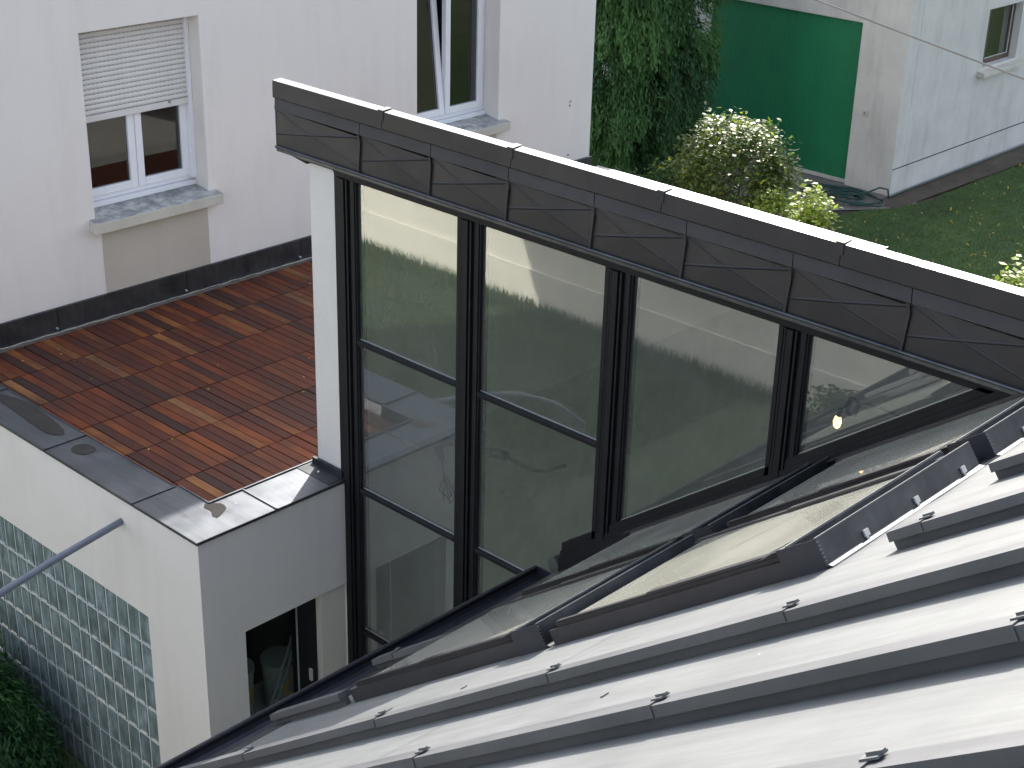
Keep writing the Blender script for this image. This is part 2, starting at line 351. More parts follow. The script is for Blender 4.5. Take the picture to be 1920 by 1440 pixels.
def in_poly(x, y, P):
    c = False; j = len(P) - 1
    for i in range(len(P)):
        if (P[i][1] > y) != (P[j][1] > y) and x < (P[j][0] - P[i][0]) * (y - P[i][1]) / (P[j][1] - P[i][1]) + P[i][0]: c = not c
        j = i
    return c
def fast_mesh(name, verts, nper, tone, mat, parent=None, origin=(0, 0, 0)):
    """many separate triangles / quads: verts (N*nper,3) in units, tone (N,)"""
    n = len(verts) // nper
    me = bpy.data.meshes.new(name)
    me.vertices.add(len(verts)); me.vertices.foreach_set('co', ((verts - np.array(origin)) * K).astype(np.float32).ravel())
    me.loops.add(len(verts)); me.loops.foreach_set('vertex_index', np.arange(len(verts), dtype=np.int32))
    me.polygons.add(n); me.polygons.foreach_set('loop_start', np.arange(0, len(verts), nper, dtype=np.int32)); me.polygons.foreach_set('loop_total', np.full(n, nper, dtype=np.int32))
    at = me.attributes.new('tone', 'FLOAT', 'FACE'); at.data.foreach_set('value', tone.astype(np.float32))
    me.update(calc_edges=True); me.materials.append(M[mat])
    o = bpy.data.objects.new(name, me); col.objects.link(o); place(o, origin, parent); return o
def blades(pts, hmin, hmax, wd, lean):
    n = len(pts); a = rng.uniform(0, 2 * np.pi, n); h = rng.uniform(hmin, hmax, n); l = rng.uniform(0, lean, n) * h; b = rng.uniform(0, 2 * np.pi, n)
    dx = np.stack([np.cos(a), np.sin(a), np.zeros(n)], 1) * wd / 2
    top = pts + np.stack([np.cos(b) * l, np.sin(b) * l, h], 1)
    return np.stack([pts - dx, pts + dx, top], 1).reshape(-1, 3)
P_ = []
while len(P_) < 60000:
    x = random.uniform(9.3, 19); y = random.uniform(-1.5, 3.8)
    if in_poly(x, y, LAWN): P_.append((x, y, GZ + .022))
P_ = np.array(P_)
tag(fast_mesh('lawn_grass', blades(P_, .015, .045, .008, 1.0), 3, np.clip(rng.normal(.4, .25, len(P_)), 0, 1), 'grass'), 'short green lawn grass beside the weathered garage wall', 'grass', kind='stuff')
def flat_leaves(pts, size, tilt=0.5):
    n = len(pts); a = rng.uniform(0, 2 * np.pi, n); s_ = size * rng.uniform(.6, 1.3, n)
    u = np.stack([np.cos(a), np.sin(a), rng.normal(0, tilt, n)], 1); v = np.stack([-np.sin(a), np.cos(a), rng.normal(0, tilt, n)], 1) * .6
    return np.stack([pts - u * s_[:, None] / 2, pts + v * s_[:, None] / 2, pts + u * s_[:, None] / 2, pts - v * s_[:, None] / 2], 1).reshape(-1, 3)
FL = P_[rng.choice(len(P_), 1000, replace=False)] + np.array([0, 0, .04])
tag(fast_mesh('fallen_leaves', flat_leaves(FL, .036), 4, rng.uniform(0, 1, len(FL)), 'fallen'), 'scattered yellow fallen leaves on the lawn', 'fallen leaves', kind='stuff')
# lawn on the near side, seen mirrored in the glass wall
LB = [(-5.2, 2.2), (-.45, 2.2), (-.45, 3.4), (-.6, 9.5), (-5.2, 9.5)]
tag(obj('side_lawn', MB().poly([(x, y, GZ + .01) for x, y in LB], [tuple(range(5))]), 'side_lawn'), kind='structure')
tag(obj('side_yard', MB().poly([(-5.2, -9, GZ + .004), (0, -9, GZ + .004), (0, 2.2, GZ + .004), (-5.2, 2.2, GZ + .004)], [(0, 1, 2, 3)]), 'side_lawn'), kind='structure')
Q = np.stack([-5.15 + rng.beta(1.0, 1.5, 60000) * 3.2, rng.uniform(1.6, 9, 60000), np.full(60000, GZ + .01)], 1)
edge = np.stack([rng.uniform(-5.19, -4.9, 5000), rng.uniform(1.4, 9, 5000), np.full(5000, GZ + .01)], 1)
V = np.concatenate([blades(Q, .02, .05, .012, .9), blades(edge, .05, .15, .011, .7)])
tag(fast_mesh('side_grass', V, 3, np.clip(rng.normal(.55, .3, 65000), 0, 1), 'grass'), 'longer grass along the foot of the cream garden wall', 'grass', kind='stuff')
# garden wall
bw = thing('garden_wall', 'long cream rendered garden wall with a projecting plinth, mirrored in the glass wall', 'wall', (-5.3, 2, GZ))
obj('wall', MB().box((-5.42, -9, GZ), (-5.2, 11, .9)), 'wall_far', bw)
obj('plinth', MB().box((-5.2, -9, GZ), (-5.17, 11, -1.62)), 'wall_far', bw)
obj('cap', MB().box((-5.46, -9, .9), (-5.16, 11, .96)), 'concrete', bw)

# ================================================================== WHITE HOUSE
YF = 2.76; HX = 5.92
W1 = (1.286, 2.131, .565, 1.715); W2 = (3.98, 4.826, .565, 1.93)
house = thing('white_house', 'tall white rendered house whose facade rises behind the wooden deck', 'house', (3, YF, GZ))
wl = wall_holes('y', YF, YF + .3, 0.0, HX, GZ, 2.9, [W1, W2])
wl.box((0, YF + .3, GZ), (.28, 7.3, 2.9)); wl.box((HX - .28, YF + .3, GZ), (HX, 7.3, 2.9)); wl.box((.28, 7.02, GZ), (HX - .28, 7.3, 2.9))
wl.prism([(YF + .02, 2.9), (7.3, 2.9), (7.3, 4.6)], 'x', 0, .28); wl.prism([(YF + .02, 2.9), (7.3, 2.9), (7.3, 4.6)], 'x', HX - .28, HX)
wl.box((.28, 7.02, 2.9), (HX - .28, 7.3, 4.55))
obj('wall', wl, 'plaster', house, bevel=.004)
obj('shadow_bay', MB().prism([(7.302, 1.55), (7.50, 2.0), (7.98, 3.0), (7.98, 4.6), (7.302, 4.6)], 'x', 0, HX), 'plaster', house)  # invented bay, shaped to cast the slanted shadow mirrored in the glass
obj('roof', MB().prism([(YF - .02, 2.9), (7.38, 4.68), (7.38, 4.78), (YF - .02, 3.0)], 'x', -.05, HX + .05), 'tiles', house)
for (a, b, c, d) in (W1, W2):
    obj('plaster_patch', MB().box((a + .035, YF - .004, .06), (b - .02, YF + .1, .53)), 'beige', house)
fl = MB()
fx = [0.02, .95, 1.9, 2.85, 3.8, 4.75, 5.93]
for i in range(6):
    f = obj('base_flashing', MB().box((fx[i], YF - .03, -.055), (fx[i + 1] - .004, YF - .008, .095)).box((fx[i], YF - .045, -.055), (fx[i + 1] - .004, YF - .03, -.035)), 'flashing', house)
    obj('screw', MB().box((fx[i + 1] - .022, YF - .048, -.031), (fx[i + 1] - .013, YF - .03, -.022)), 'white_metal', f)
obj('sealant_strip', MB().grid(lambda u, v: (.03 + u * 5.85, YF - .045 - v * (.012 + .010 * abs(math.sin(u * 23.7) * math.sin(u * 61.3 + 1) * math.sin(u * 141)) + .008 * math.sin(u * 9.1) ** 2), -.046 + .002 * math.sin(u * 237)), 160, 1), 'caulk', house)
for xx, zz in ((5.654, .593), (5.65, .56), (5.654, .154)):
    obj('wall_plug', MB().tube([(xx, YF - .006, zz), (xx, YF + .01, zz)], .009, 8), 'slot', house)
FY = YF + .16
def window(parent, W, shut):
    a, b, _, d = W; c = .638; t = .05
    fr = obj('window', MB().box((a, FY, c), (a + t, FY + .06, d)).box((b - t, FY, c), (b, FY + .06, d)).box((a + t, FY, c), (b - t, FY + .06, c + t)).box((a + t, FY, d - t), (b - t, FY + .06, d)), 'pvc', parent, origin=(a, FY, c), bevel=.003)
    mx = (a + b) / 2
    for k, (p, q) in enumerate(((a + .03, mx - .002), (mx + .002, b - .03))):
        s_ = .05; lo = c + .032; hi = d - .03; tilt = (k == 0 and not shut)
        def T(x, y, z, tilt=tilt, lo=lo): return (x, y + (z - lo) * .115, z) if tilt else (x, y, z)
        mb = MB()
        y0, y1 = FY - .014, FY + .03
        mb.box((p, y0, lo), (p + s_, y1, hi), xf=T).box((q - s_, y0, lo), (q, y1, hi), xf=T).box((p + s_, y0, lo), (q - s_, y1, lo + s_), xf=T).box((p + s_, y0, hi - s_), (q - s_, y1, hi), xf=T)
        sh = obj('sash', mb, 'pvc', fr, bevel=.004)
        # pane lies in the sash and is a part of the window
        obj('pane', MB().box((p + s_, y0 + .018, lo + s_), (q - s_, y0 + .024, hi - s_), xf=T), 'winglass', fr)
    obj('sill_board', MB().box((a + .004, FY - .03, c - .03), (b - .004, FY + .05, c - .002)), 'pvc', fr)
    sl = MB(); sx0, sx1 = a - .045, b + .06
    sl.prism([(YF - .075, .508), (YF + .12, .52), (FY + .04, .60), (FY + .02, .612), (YF - .078, .578)], 'x', sx0, sx1)
    o = obj('sill', sl, ['concrete', 'sill_top'], parent, bevel=.004)
    for p_ in o.data.polygons:
        if p_.normal.z > .8: p_.material_index = 1
    return fr
window(house, W1, True); window(house, W2, False)
# dim rooms behind the windows
for (a, b, c, d) in (W1, W2):
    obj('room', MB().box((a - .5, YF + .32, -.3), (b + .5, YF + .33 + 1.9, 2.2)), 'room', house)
for o in list(col.objects):
    if o.name.startswith('room'):      # open the front face
        me = o.data; bm = bmesh.new(); bm.from_mesh(me)
        bmesh.ops.delete(bm, geom=[f for f in bm.faces if f.normal.y < -.9], context='FACES'); bm.to_mesh(me); bm.free()
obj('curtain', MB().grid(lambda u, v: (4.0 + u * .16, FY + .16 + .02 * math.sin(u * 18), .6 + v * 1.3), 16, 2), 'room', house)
# roller shutter with separate slats
rs = obj('roller_shutter', MB().box((W1[0] + .004, FY - .042, 1.146), (W1[1] - .004, FY - .024, 1.185)), 'shutter', house, bevel=.003)
obj('stopper', MB().box((1.95, FY - .052, 1.172), (1.962, FY - .042, 1.19)), 'slot', rs)
nz = 17; zz = 1.187; ph = (1.712 - zz) / nz
sm = MB()
sm.prism([(.004, -.002), (-.004, .0015), (-.009, .007), (-.011, ph * .5), (-.009, ph - .006), (-.004, ph - .0015), (.004, ph + .002)], 'x', 0, W1[1] - W1[0] - .03)
slat_me = sm.mesh('slat', (0, 0, 0)); slat_me.materials.append(M['shutter'])
hm = MB()
for k in range(26): hm.box((.012 + k * .0305, -.0086, .0008), (.03 + k * .0305, -.0055, .0032))
hole_me = hm.mesh('slot_row', (0, 0, 0)); hole_me.materials.append(M['slot'])
for k in range(nz):
    s_ = inst(slat_me, 'slat', rs, (W1[0] + .012, FY - .028, zz + k * ph))
sl = MB()
for k in range(nz):
    for j in range(27): sl.box((W1[0] + .02 + j * .0297, FY - .0350, zz + k * ph - .0010), (W1[0] + .033 + j * .0297, FY - .030, zz + k * ph + .0008))
tag(obj('slot_row', sl, 'slot', rs), kind='stuff')
obj('backing', MB().box((W1[0] + .006, FY - .026, 1.187), (W1[1] - .006, FY - .020, 1.712)), 'shutter', rs)
obj('guide_rail', MB().box((W1[1] - .03, FY - .045, .66), (W1[1] - .002, FY - .001, 1.712)), 'pvc', rs)
obj('guide_rail', MB().box((W1[0] + .002, FY - .03, .66), (W1[0] + .012, FY - .001, 1.712)), 'pvc', rs)

# ================================================================== FLAT-ROOFED EXTENSION (deck building)
XG = .909
ext = thing('flat_roofed_extension', 'white flat roofed extension with glass block wall carrying the wooden deck', 'building', (0, 0, GZ))
BY0, BZ1 = .47, -.632
ncol, nrow = 22, 7
bh = (BY0, BY0 + ncol * .1, BZ1 - nrow * .2, BZ1)
wl = wall_holes('x', 0.0, .24, .24, YF, GZ, -.012, [bh])
wl = wall_holes('y', 0.0, .24, .24, XG, GZ, -.012, [(.24 - .0, .731, -1.76, -.607)], mb=wl) if False else wl
obj('wall', wl, 'box_plaster', ext)
# front wall with window opening, pier set back
obj('wall', wall_holes('y', 0.0, .24, 0.0, XG - .014, GZ, -.012, [(.2405, XG - .0141, -1.76, -.606)]), 'box_plaster', ext)
obj('pier', MB().box((.732, .022, GZ), (XG - .016, .24, -.607)), 'pier', ext)
wf = obj('window', MB().box((.61, .06, -1.759), (.731, .12, -.607)).box((.241, .07, -1.759), (.61, .12, -1.71)), 'black', ext, bevel=.003)
obj('pane', MB().box((.241, .085, -1.71), (.61, .09, -.607)), 'clearglass', wf)
obj('weather_strip', MB().box((.596, .055, -1.71), (.604, .06, -.61)), 'ladder', wf)
obj('handle', MB().box((.67, .04, -1.13), (.68, .06, -1.06)), 'white_metal', wf)
# rear walls of the low block, right side
rw = MB().box((XG + .3, .24, GZ), (5.8, .3, -.2)).box((5.78, 0.0, GZ), (6.0, YF, -.014)).box((.24, 2.5, GZ), (.3, YF, -.2))
obj('rear_wall', rw, 'box_plaster', ext)
obj('front_wall', MB().box((5.0, 0.0, GZ), (5.78, .24, -.014)), 'box_plaster', ext)
obj('mortar_bed', MB().box((.035, bh[0], bh[2]), (.10, bh[1], bh[3])), 'mortar', ext)
bm_ = MB()
j = .006
def blk(u, v):
    return None
y0, y1, z0, z1 = j, .1 - j, j, .2 - j
# outer rim, sloping in to a slightly pillowed pane
bm_.poly([(.022, y0, z0), (.022, y1, z0), (.022, y1, z1), (.022, y0, z1),
          (.006, y0 + .004, z0 + .004), (.006, y1 - .004, z0 + .004), (.006, y1 - .004, z1 - .004), (.006, y0 + .004, z1 - .004),
          (.012, y0 + .012, z0 + .012), (.012, y1 - .012, z0 + .012), (.012, y1 - .012, z1 - .012), (.012, y0 + .012, z1 - .012),
          (.05, y0, z0), (.05, y1, z0), (.05, y1, z1), (.05, y0, z1), (.008, .05, .1)],
         [(0, 1, 5, 4), (1, 2, 6, 5), (2, 3, 7, 6), (3, 0, 4, 7), (4, 5, 9, 8), (5, 6, 10, 9), (6, 7, 11, 10), (7, 4, 8, 11), (12, 13, 1, 0), (13, 14, 2, 1), (14, 15, 3, 2), (15, 12, 0, 3),
          (8, 9, 16), (9, 10, 16), (10, 11, 16), (11, 8, 16)])
block_me = bm_.mesh('glass_block'); block_me.materials.append(M['block'])
mj = MB()
for r in range(nrow):
    for c in range(ncol):
        inst(block_me, 'glass_block', ext, (0.0, BY0 + c * .1, BZ1 - (r + 1) * .2))
for c in range(1, ncol): mj.box((.010, BY0 + c * .1 - .0055, bh[2]), (.036, BY0 + c * .1 + .0055, bh[3]))
for r in range(1, nrow): mj.box((.0115, bh[0], BZ1 - r * .2 - .0058), (.036, bh[1], BZ1 - r * .2 + .0058))
obj('mortar_joint', mj, 'mortar', ext)
# coping panels: left run, front run, right run
def coping(mb, mat='coping'): return obj('coping_panel', mb, mat, ext)
cz0, cz1 = -.012, 0.0
def cop(x0, y0, x1, y1, lip):
    mb = MB().box((x0, y0, cz0), (x1, y1, cz1))
    if 'W' in lip: mb.box((x0 - .004, y0, -.016), (x0 - .0002, y1, cz1 - .001))
    if 'E' in lip: mb.box((x1 - .006, y0, cz1), (x1, y1, .008)); mb.box((x1 - .004, y0, -.065), (x1, y1, cz0))
    if 'S' in lip: mb.box((x0, y0 - .004, -.016), (x1, y0 - .0002, cz1 - .001))
    if 'N' in lip: mb.box((x0, y1 - .006, cz1), (x1, y1, .008)); mb.box((x0, y1 - .004, -.065), (x1, y1, cz0))
    return mb
coping(MB().poly([(-.012, -.012, 0), (.449, -.012, 0), (.459, .25, 0), (.25, .25, 0), (.25, .500, 0), (-.012, .500, 0)], [(0, 1, 2, 3, 4, 5)])
       .box((-.014, -.014, -.016), (-.0118, .5, -.001)).box((-.0118, -.014, -.016), (.449, -.0118, -.001)).box((.25, .25, 0), (.459, .256, .008)).box((.25, .2561, -.065), (.4585, .259, .008)).box((.25, .2595, -.065), (.256, .5, .006)))
for a_, b_ in ((.5045, 1.288), (1.2925, 2.088), (2.0925, YF - .05)):
    coping(MB().poly([(-.012, a_, 0), (.232, a_, 0), (.232, b_, 0), (-.012, b_, 0)], [(0, 1, 2, 3)]).box((-.014, a_, -.016), (-.0118, b_, -.001)).box((.232, a_, -.065), (.235, b_, .005)).box((-.014, a_ - .004, -.003), (.234, a_ + .004, .006)))
coping(MB().poly([(.453, -.012, .0005), (XG + .0, -.012, .0005), (XG + .0, .25, .0005), (.463, .25, .0005)], [(0, 1, 2, 3)])
       .box((.453, -.014, -.016), (XG - .01, -.0118, -.001)).box((.463, .25, 0), (XG, .256, .008)).box((.463, .2561, -.065), (XG, .259, .008)).box((.449, -.014, -.003), (.457, .25, .006)))
for a_, b_ in ((-.012, .75), (.755, 1.52), (1.525, 2.29), (2.295, YF - .03)):
    coping(MB().box((5.72, a_, -.012), (6.01, b_, 0.0)).box((6.0102, a_, -.016), (6.013, b_, 0)).box((5.72, a_ - .004, .0001), (6.01, a_ + .0035, .006)))
coping(MB().box((5.0, -.012, -.012), (5.715, .25, -.0005)).box((5.0, -.0145, -.04), (5.715, -.0125, -.001)))
# small turned-up piece at the post foot with a screw
ft = obj('post_flashing', MB().box((XG - .022, .018, .0012), (XG - .006, .245, .032)).box((XG - .12, .0, .001), (XG - .022, .245, .0035)), 'flashing', ext)
obj('screw', MB().tube([(XG - .07, .14, .003), (XG - .07, .14, .008)], [.008, .005], 8), 'white_metal', ft)
# puddles
def blob(pts, z, name, label, n=40, wob=.06):
    cx = sum(p[0] for p in pts) / len(pts); cy = sum(p[1] for p in pts) / len(pts)
    vs = []; N = len(pts)
    for i in range(N):
        p0, p1, p2, p3 = pts[i - 1], pts[i], pts[(i + 1) % N], pts[(i + 2) % N]
        for s_ in range(5):
            t = s_ / 5
            q = [.5 * (2 * p1[k] + (p2[k] - p0[k]) * t + (2 * p0[k] - 5 * p1[k] + 4 * p2[k] - p3[k]) * t * t + (3 * p1[k] - p0[k] - 3 * p2[k] + p3[k]) * t ** 3) for k in (0, 1)]
            rr = 1 + random.uniform(-wob, wob) * .5
            vs.append((cx + (q[0] - cx) * rr, cy + (q[1] - cy) * rr, z))
    o = obj(name, MB().poly(vs, [tuple(range(len(vs)))]), 'puddle', origin=(cx, cy, z)); tag(o, label, 'puddle', 'puddles on the zinc coping'); return o
blob([(.16, 2.08), (.19, 2.0), (.222, 1.85), (.215, 1.65), (.19, 1.47), (.165, 1.39), (.125, 1.39), (.095, 1.46), (.10, 1.6), (.115, 1.8), (.13, 2.0)], .0022, 'puddle', 'long dark puddle on the left zinc coping near the frame edge', wob=.03)
blob([(.084, 1.2), (.12, 1.225), (.165, 1.215), (.185, 1.17), (.182, 1.12), (.15, 1.10), (.10, 1.108), (.08, 1.15)], .0022, 'puddle', 'oval dark puddle on the middle panel of the left coping', wob=.03)
blob([(.235, .262), (.262, .245), (.292, .215), (.288, .165), (.255, .14), (.205, .115), (.192, .14), (.215, .19), (.212, .235)], .0022, 'puddle', 'small ragged puddle on the sunlit corner of the coping', wob=.08)
def px_blob(P, lab): return blob(P, .0025, 'puddle', lab, wob=.03)
px_blob([(5.86, 1.75), (5.90, 1.6), (5.90, 1.3), (5.885, 1.18), (5.865, 1.3), (5.85, 1.55)], 'thin dark wet streak on the far sunlit coping behind the fascia, further one')
px_blob([(5.90, 1.08), (5.96, .95), (5.96, .55), (5.93, .28), (5.88, .35), (5.87, .7), (5.88, .98)], 'long grey wet streak on the far sunlit coping nearest the lawn')
# deck
DZ = -.06
dk = obj('deck', MB().box((.2605, .2605, -.16), (5.715, YF - .07, DZ - .028)), 'dark'); tag(dk, kind='structure')
pw, pl = .059, .4175
def board_mesh(L, name='deck_board'):
    mb = MB(); w_ = pw - .0038
    mb.prism([(0, -.02), (w_, -.02), (w_, -.002), (w_ - .002, 0), (.002, 0), (0, -.002)], 'y', .0, L)
    me = mb.mesh(name); me.materials.append(M['wood']); return me
cache = {}
far = MB(); cnt = 0
rows = [(.262, .642)] + [(.646 + k * pl + .002, .646 + (k + 1) * pl - .006) for k in range(5)] 
rows = [(a, min(b, YF - .072)) for a, b in rows]
for r, (a, b) in enumerate(rows):
    k = 0; x = .262 + (r % 2) * .0
    while x < 5.65:
        vis = x < .97 + (b - .22) * .86
        L = b - a
        dzr = random.uniform(-.0012, .0012)
        if vis:
            key = round(L, 3)
            if key not in cache: cache[key] = board_mesh(L)
            inst(cache[key], 'deck_board', dk, (x, a, DZ + dzr)); cnt += 1
        else:
            far.box((x, a, DZ - .02), (x + pw - .005, b, DZ + dzr))
        k += 1; x += pw + (.0035 if k % 7 == 0 else 0)
tag(obj('deck_board', far, 'wood', dk), kind='stuff')
print('boards', cnt)
deb = np.array([[random.uniform(.4, 2.9), random.uniform(.7, 2.65), DZ + .004] for _ in range(26)])
tag(fast_mesh('deck_debris', flat_leaves(deb, .016, .2), 4, rng.uniform(.6, 1, len(deb)), 'fallen'), 'tiny pale crumbs and leaf bits on the wooden deck', 'debris', kind='stuff')

# pipe from the block wall
pp = obj('wall_pipe', MB().tube([(.03, .637, -.150), (-.02, .637, -.158), (-.35, .637, -.212), (-.668, .637, -.275), (-1.0, .637, -.37), (-1.35, .637, -.55), (-1.65, .637, -.80)], .0175, 14), 'pipe', origin=(0, .637, -.157), smooth=True)
tag(pp, 'slim blue grey pipe jutting from the white wall above the glass blocks', 'pipe')
# ladder and buckets behind the small dark window
ld = thing('ladder', 'aluminium ladder leaning inside behind the dark lower window', 'ladder', (.45, .5, GZ))
def lad(t, s_): return (.325 + .56 * t + s_, .275 - .02 * t, GZ + .02 + 1.33 * t)
for s_ in (-.035, .035): obj('rail', MB().tube([lad(0, s_), lad(1, s_ * .4)], .008, 6), 'shaded_ladder', ld)
for k in range(9): obj('rung', MB().tube([lad(k / 9 + .04, -.03), lad(k / 9 + .04, .03)], .005, 5), 'shaded_ladder', ld)
for i, (bx, by, lab) in enumerate(((.74, .40, 'white bucket with a yellow ring print behind the dark window, right of the ladder'), (.46, .42, 'white bucket behind the dark window, left of the ladder'))):
    zt = (-1.20, -1.14)[i]
    b = thing('bucket', lab, 'bucket', (bx, by, zt - .3), 'buckets behind the lower window')
    obj('pail', MB().tube([(bx, by, zt - .3), (bx, by, zt - .01)], [.085, .1], 20), 'bucket', b, smooth=False)
    obj('lid', MB().tube([(bx, by, zt - .01), (bx, by, zt + .012)], .105, 20), 'bucket', b)
    rg = MB(); cz_ = zt - .13
    for k in range(20):
        a0, a1 = 2 * math.pi * k / 20, 2 * math.pi * (k + 1) / 20
        def rp(r_, a_):
            x_ = r_ * math.cos(a_); return (bx + x_, by - math.sqrt(max(.0, .098 ** 2 - x_ * x_)) - .004, cz_ + r_ * math.sin(a_))
        rg.poly([rp(.035, a0), rp(.048, a0), rp(.048, a1), rp(.035, a1)], [(0, 1, 2, 3)])
    obj('ring_print', rg, 'bucket_print', b)
    tb = tag(obj('work_table', MB().box((bx - .12, by - .05, zt - .33), (bx + .12, by + .25, zt - .302)).box((bx - .1, by, GZ), (bx - .08, by + .02, zt - .33)).box((bx + .08, by, GZ), (bx + .1, by + .02, zt - .33)), 'dim', origin=(bx, by, GZ)), ('low bench under the ring printed bucket inside', 'low bench under the left bucket inside')[i], 'bench')

# ================================================================== CONSERVATORY (glass wall)
con = thing('glass_extension', 'tall dark framed glass extension with anthracite fascia and dropping roof', 'conservatory', (XG, -1.5, GZ))
XC = 5.0
def roofz(x, off=0): return 1.885 - .42 * (x - .90) + off
obj('end_wall', MB().prism([(XG - .002, -.02 + .02), (XG - .002, 1.598), (2.0, roofz(2.0) - .1), (XC, roofz(XC) - .1), (XC, 0.0)], 'y', .035, .222).box((XG - .002, .035, 0.03), (XG + .3, .222, .031)), 'box_plaster', con, bevel=.004)
obj('back_wall', MB().box((XC - .1, -7, GZ), (XC, .22, roofz(XC) - .1)), 'box_plaster', con)
obj('lower_wall', MB().box((XG + .02, .06, GZ), (XC, .22, -.001)), 'dim', con)
obj('floor', MB().box((XG - .02, -7, GZ + .02), (XC, .05, GZ + .05)), 'dim', con)
nsh = 12; RY0, RY1 = -6.2, .402
for k in range(nsh):
    a = RY0 + (RY1 - RY0) * k / nsh; b = RY0 + (RY1 - RY0) * (k + 1) / nsh - .004
    obj('roof_sheet', MB().prism([(.901, 1.885), (XC + .15, roofz(XC + .15)), (XC + .15, roofz(XC + .15) - .09), (.901, 1.795)], 'y', a, b), 'zinc', con)
    obj('seam', MB().prism([(.93, 1.876), (XC + .15, roofz(XC + .15) + .001), (XC + .15, roofz(XC + .15) + .03), (.93, 1.905)], 'y', b - .008, b + .006), 'zinc', con)
# fascia: cap, band, cross-broken panels
XF = .862
jy = [RY1, -.194, -.648, -1.102, -1.561, -2.009, -2.476, -2.946, -3.42, -3.9, -4.4]
cy = [RY1, -.352, -1.125, -1.895, -2.67, -3.44, -4.4]
for i in range(len(cy) - 1):
    a, b = cy[i], cy[i + 1] + .003
    c = obj('cap_piece', MB().prism([(XF - .010, 1.857), (XF - .014, 1.862), (XF - .012, 1.939), (.898, 1.943), (.900, 1.885), (XF + .004, 1.857)], 'y', a, b), ['fascia', 'coping'], con)
    for p_ in c.data.polygons:
        if p_.normal.z > .8: p_.material_index = 1  # lighter zinc on the top face stands in for the sun glint
    obj('cap_clip', MB().prism([(XF - .0165, 1.90), (XF - .0145, 1.945), (.902, 1.948), (.902, 1.9455), (XF - .012, 1.942), (XF - .0135, 1.90)], 'y', b - .012, b + .022), 'fascia', c)
for i in range(len(jy) - 1):
    a, b = jy[i], jy[i + 1] + .0035
    zt, zb = 1.800, 1.640
    ex = .007
    # sloping band under the cap
    bd = MB().poly([(XF - .001, a, 1.857), (XF - .001, b, 1.857), (XF - .016, b - .012, 1.806), (XF - .016, a - .012, 1.806), (XF + .004, b - .012, 1.800), (XF + .004, a - .012, 1.800), (XF + .02, a, 1.857), (XF + .02, b, 1.857)],
                   [(0, 1, 2, 3), (3, 2, 4, 5), (0, 3, 5, 6), (1, 7, 4, 2)])
    obj('fascia_band', bd, 'fascia', con)
    # panel: A top-left, B top-right, D left at 70 %, E bottom-right, centre pushed out
    A = (XF + .002, a, zt); B = (XF + .002, b + .004, zt - .012); Dl = (XF + .0005, a, zt - .115); BL = (XF + .002, a, zb - .012); BR = (XF + .002, b, zb - .012)
    E_ = (XF, b, zb + .012)
    t_ = .40
    Cx = (XF - .0045, a + (b - a) * .42, zt - .072)
    vs = [A, B, E_, BR, BL, Dl, Cx]
    back = [(XF + .02, p[1], p[2]) for p in (A, B, BR, BL)]
    pb = MB().poly(vs, [(0, 1, 6), (1, 2, 6), (2, 3, 4, 6), (4, 5, 6), (5, 0, 6)])
    def ridge(p, q, w_=.0045, h_=.0022):
        d = Vector(q) - Vector(p); n_ = Vector((0, -d.z, d.y)).normalized() * w_
        P1, P2 = Vector(p), Vector(q); o = Vector((-h_, 0, 0))
        pb.poly([tuple(P1 + n_), tuple(P1 - n_), tuple(P1 + o), tuple(P2 + n_), tuple(P2 - n_), tuple(P2 + o)], [(0, 2, 5, 3), (2, 1, 4, 5)])
    L1 = [Vector(A), Vector(Cx), Vector(E_)]; L2 = [Vector(Dl), Vector(Cx), Vector(B)]
    for LL in (L1, L2):
        for k in (0, 1): ridge(tuple(LL[k] + Vector((-.0006, 0, 0))), tuple(LL[k + 1] + Vector((-.0006, 0, 0))), .0045 if LL is L1 else .006, .0018 if LL is L1 else .0030)
    # overlap hem standing proud at the right joint with its kink
    pb.poly([(XF - .006, b + .010, zt), (XF - .009, b - .004, zt), (XF - .009, b - .010, zt - .035), (XF - .006, b + .006, zt - .035), (XF - .009, b + .002, zb - .012), (XF - .006, b + .012, zb - .012), (XF + .004, b - .012, zt - .03), (XF + .004, b - .002, zb - .012)],
            [(0, 1, 2, 3), (3, 2, 4, 5), (2, 6, 7, 4)])
    obj('fascia_panel', pb, 'fascia', con)
obj('drip_edge', MB().tube([(XF - .004, RY1 + .002, 1.6225), (XF - .004, -4.4, 1.6225)], .0075, 8).box((XF + .0, -4.4, 1.600), (XF + .012, RY1, 1.630)), 'flashing', con)
obj('soffit', MB().poly([(XF, RY1, 1.615), (.95, RY1, 1.61), (.95, .21, 1.575), (XF + .02, .21, 1.575), (XF + .02, .21, 1.62), (XF, RY1, 1.628)], [(0, 1, 2, 3), (0, 3, 4, 5)]).box((XF + .013, -4.4, 1.59), (.90, .21, 1.60)), 'black', con)
obj('end_cheek', MB().prism([(XF + .0, 1.60), (XF, 1.86), (.90, 1.885), (XC + .15, roofz(XC + .15)), (XC + .15, roofz(XC + .15) - .1), (.95, 1.60)], 'y', RY1 - .003, RY1 + .004), 'fascia', con)
GX = XG + .012     # glass plane
obj('head_rail', MB().box((XG - .012, -4.4, 1.557), (XG + .05, .036, 1.61)).box((XG - .018, -4.4, 1.575), (XG - .012, .036, 1.60)), 'black', con, bevel=.002)
def mull(y0, y1, zb, zt=1.557):
    mb = MB(); w_ = y0 - y1
    mb.box((XG - .004, y1, zb), (XG + .05, y0, zt))
    for a, b, d in ((0, .16, .012), (.22, .30, .020), (.34, .56, .026), (.60, .68, .020), (.76, .94, .010)):
        mb.box((XG - d, y0 - w_ * b, zb), (XG - .0035, y0 - w_ * a, zt))
    return obj('mullion', mb, 'black', con, bevel=.0015)
def railz(y): return -.85 - .7533 * y + .0
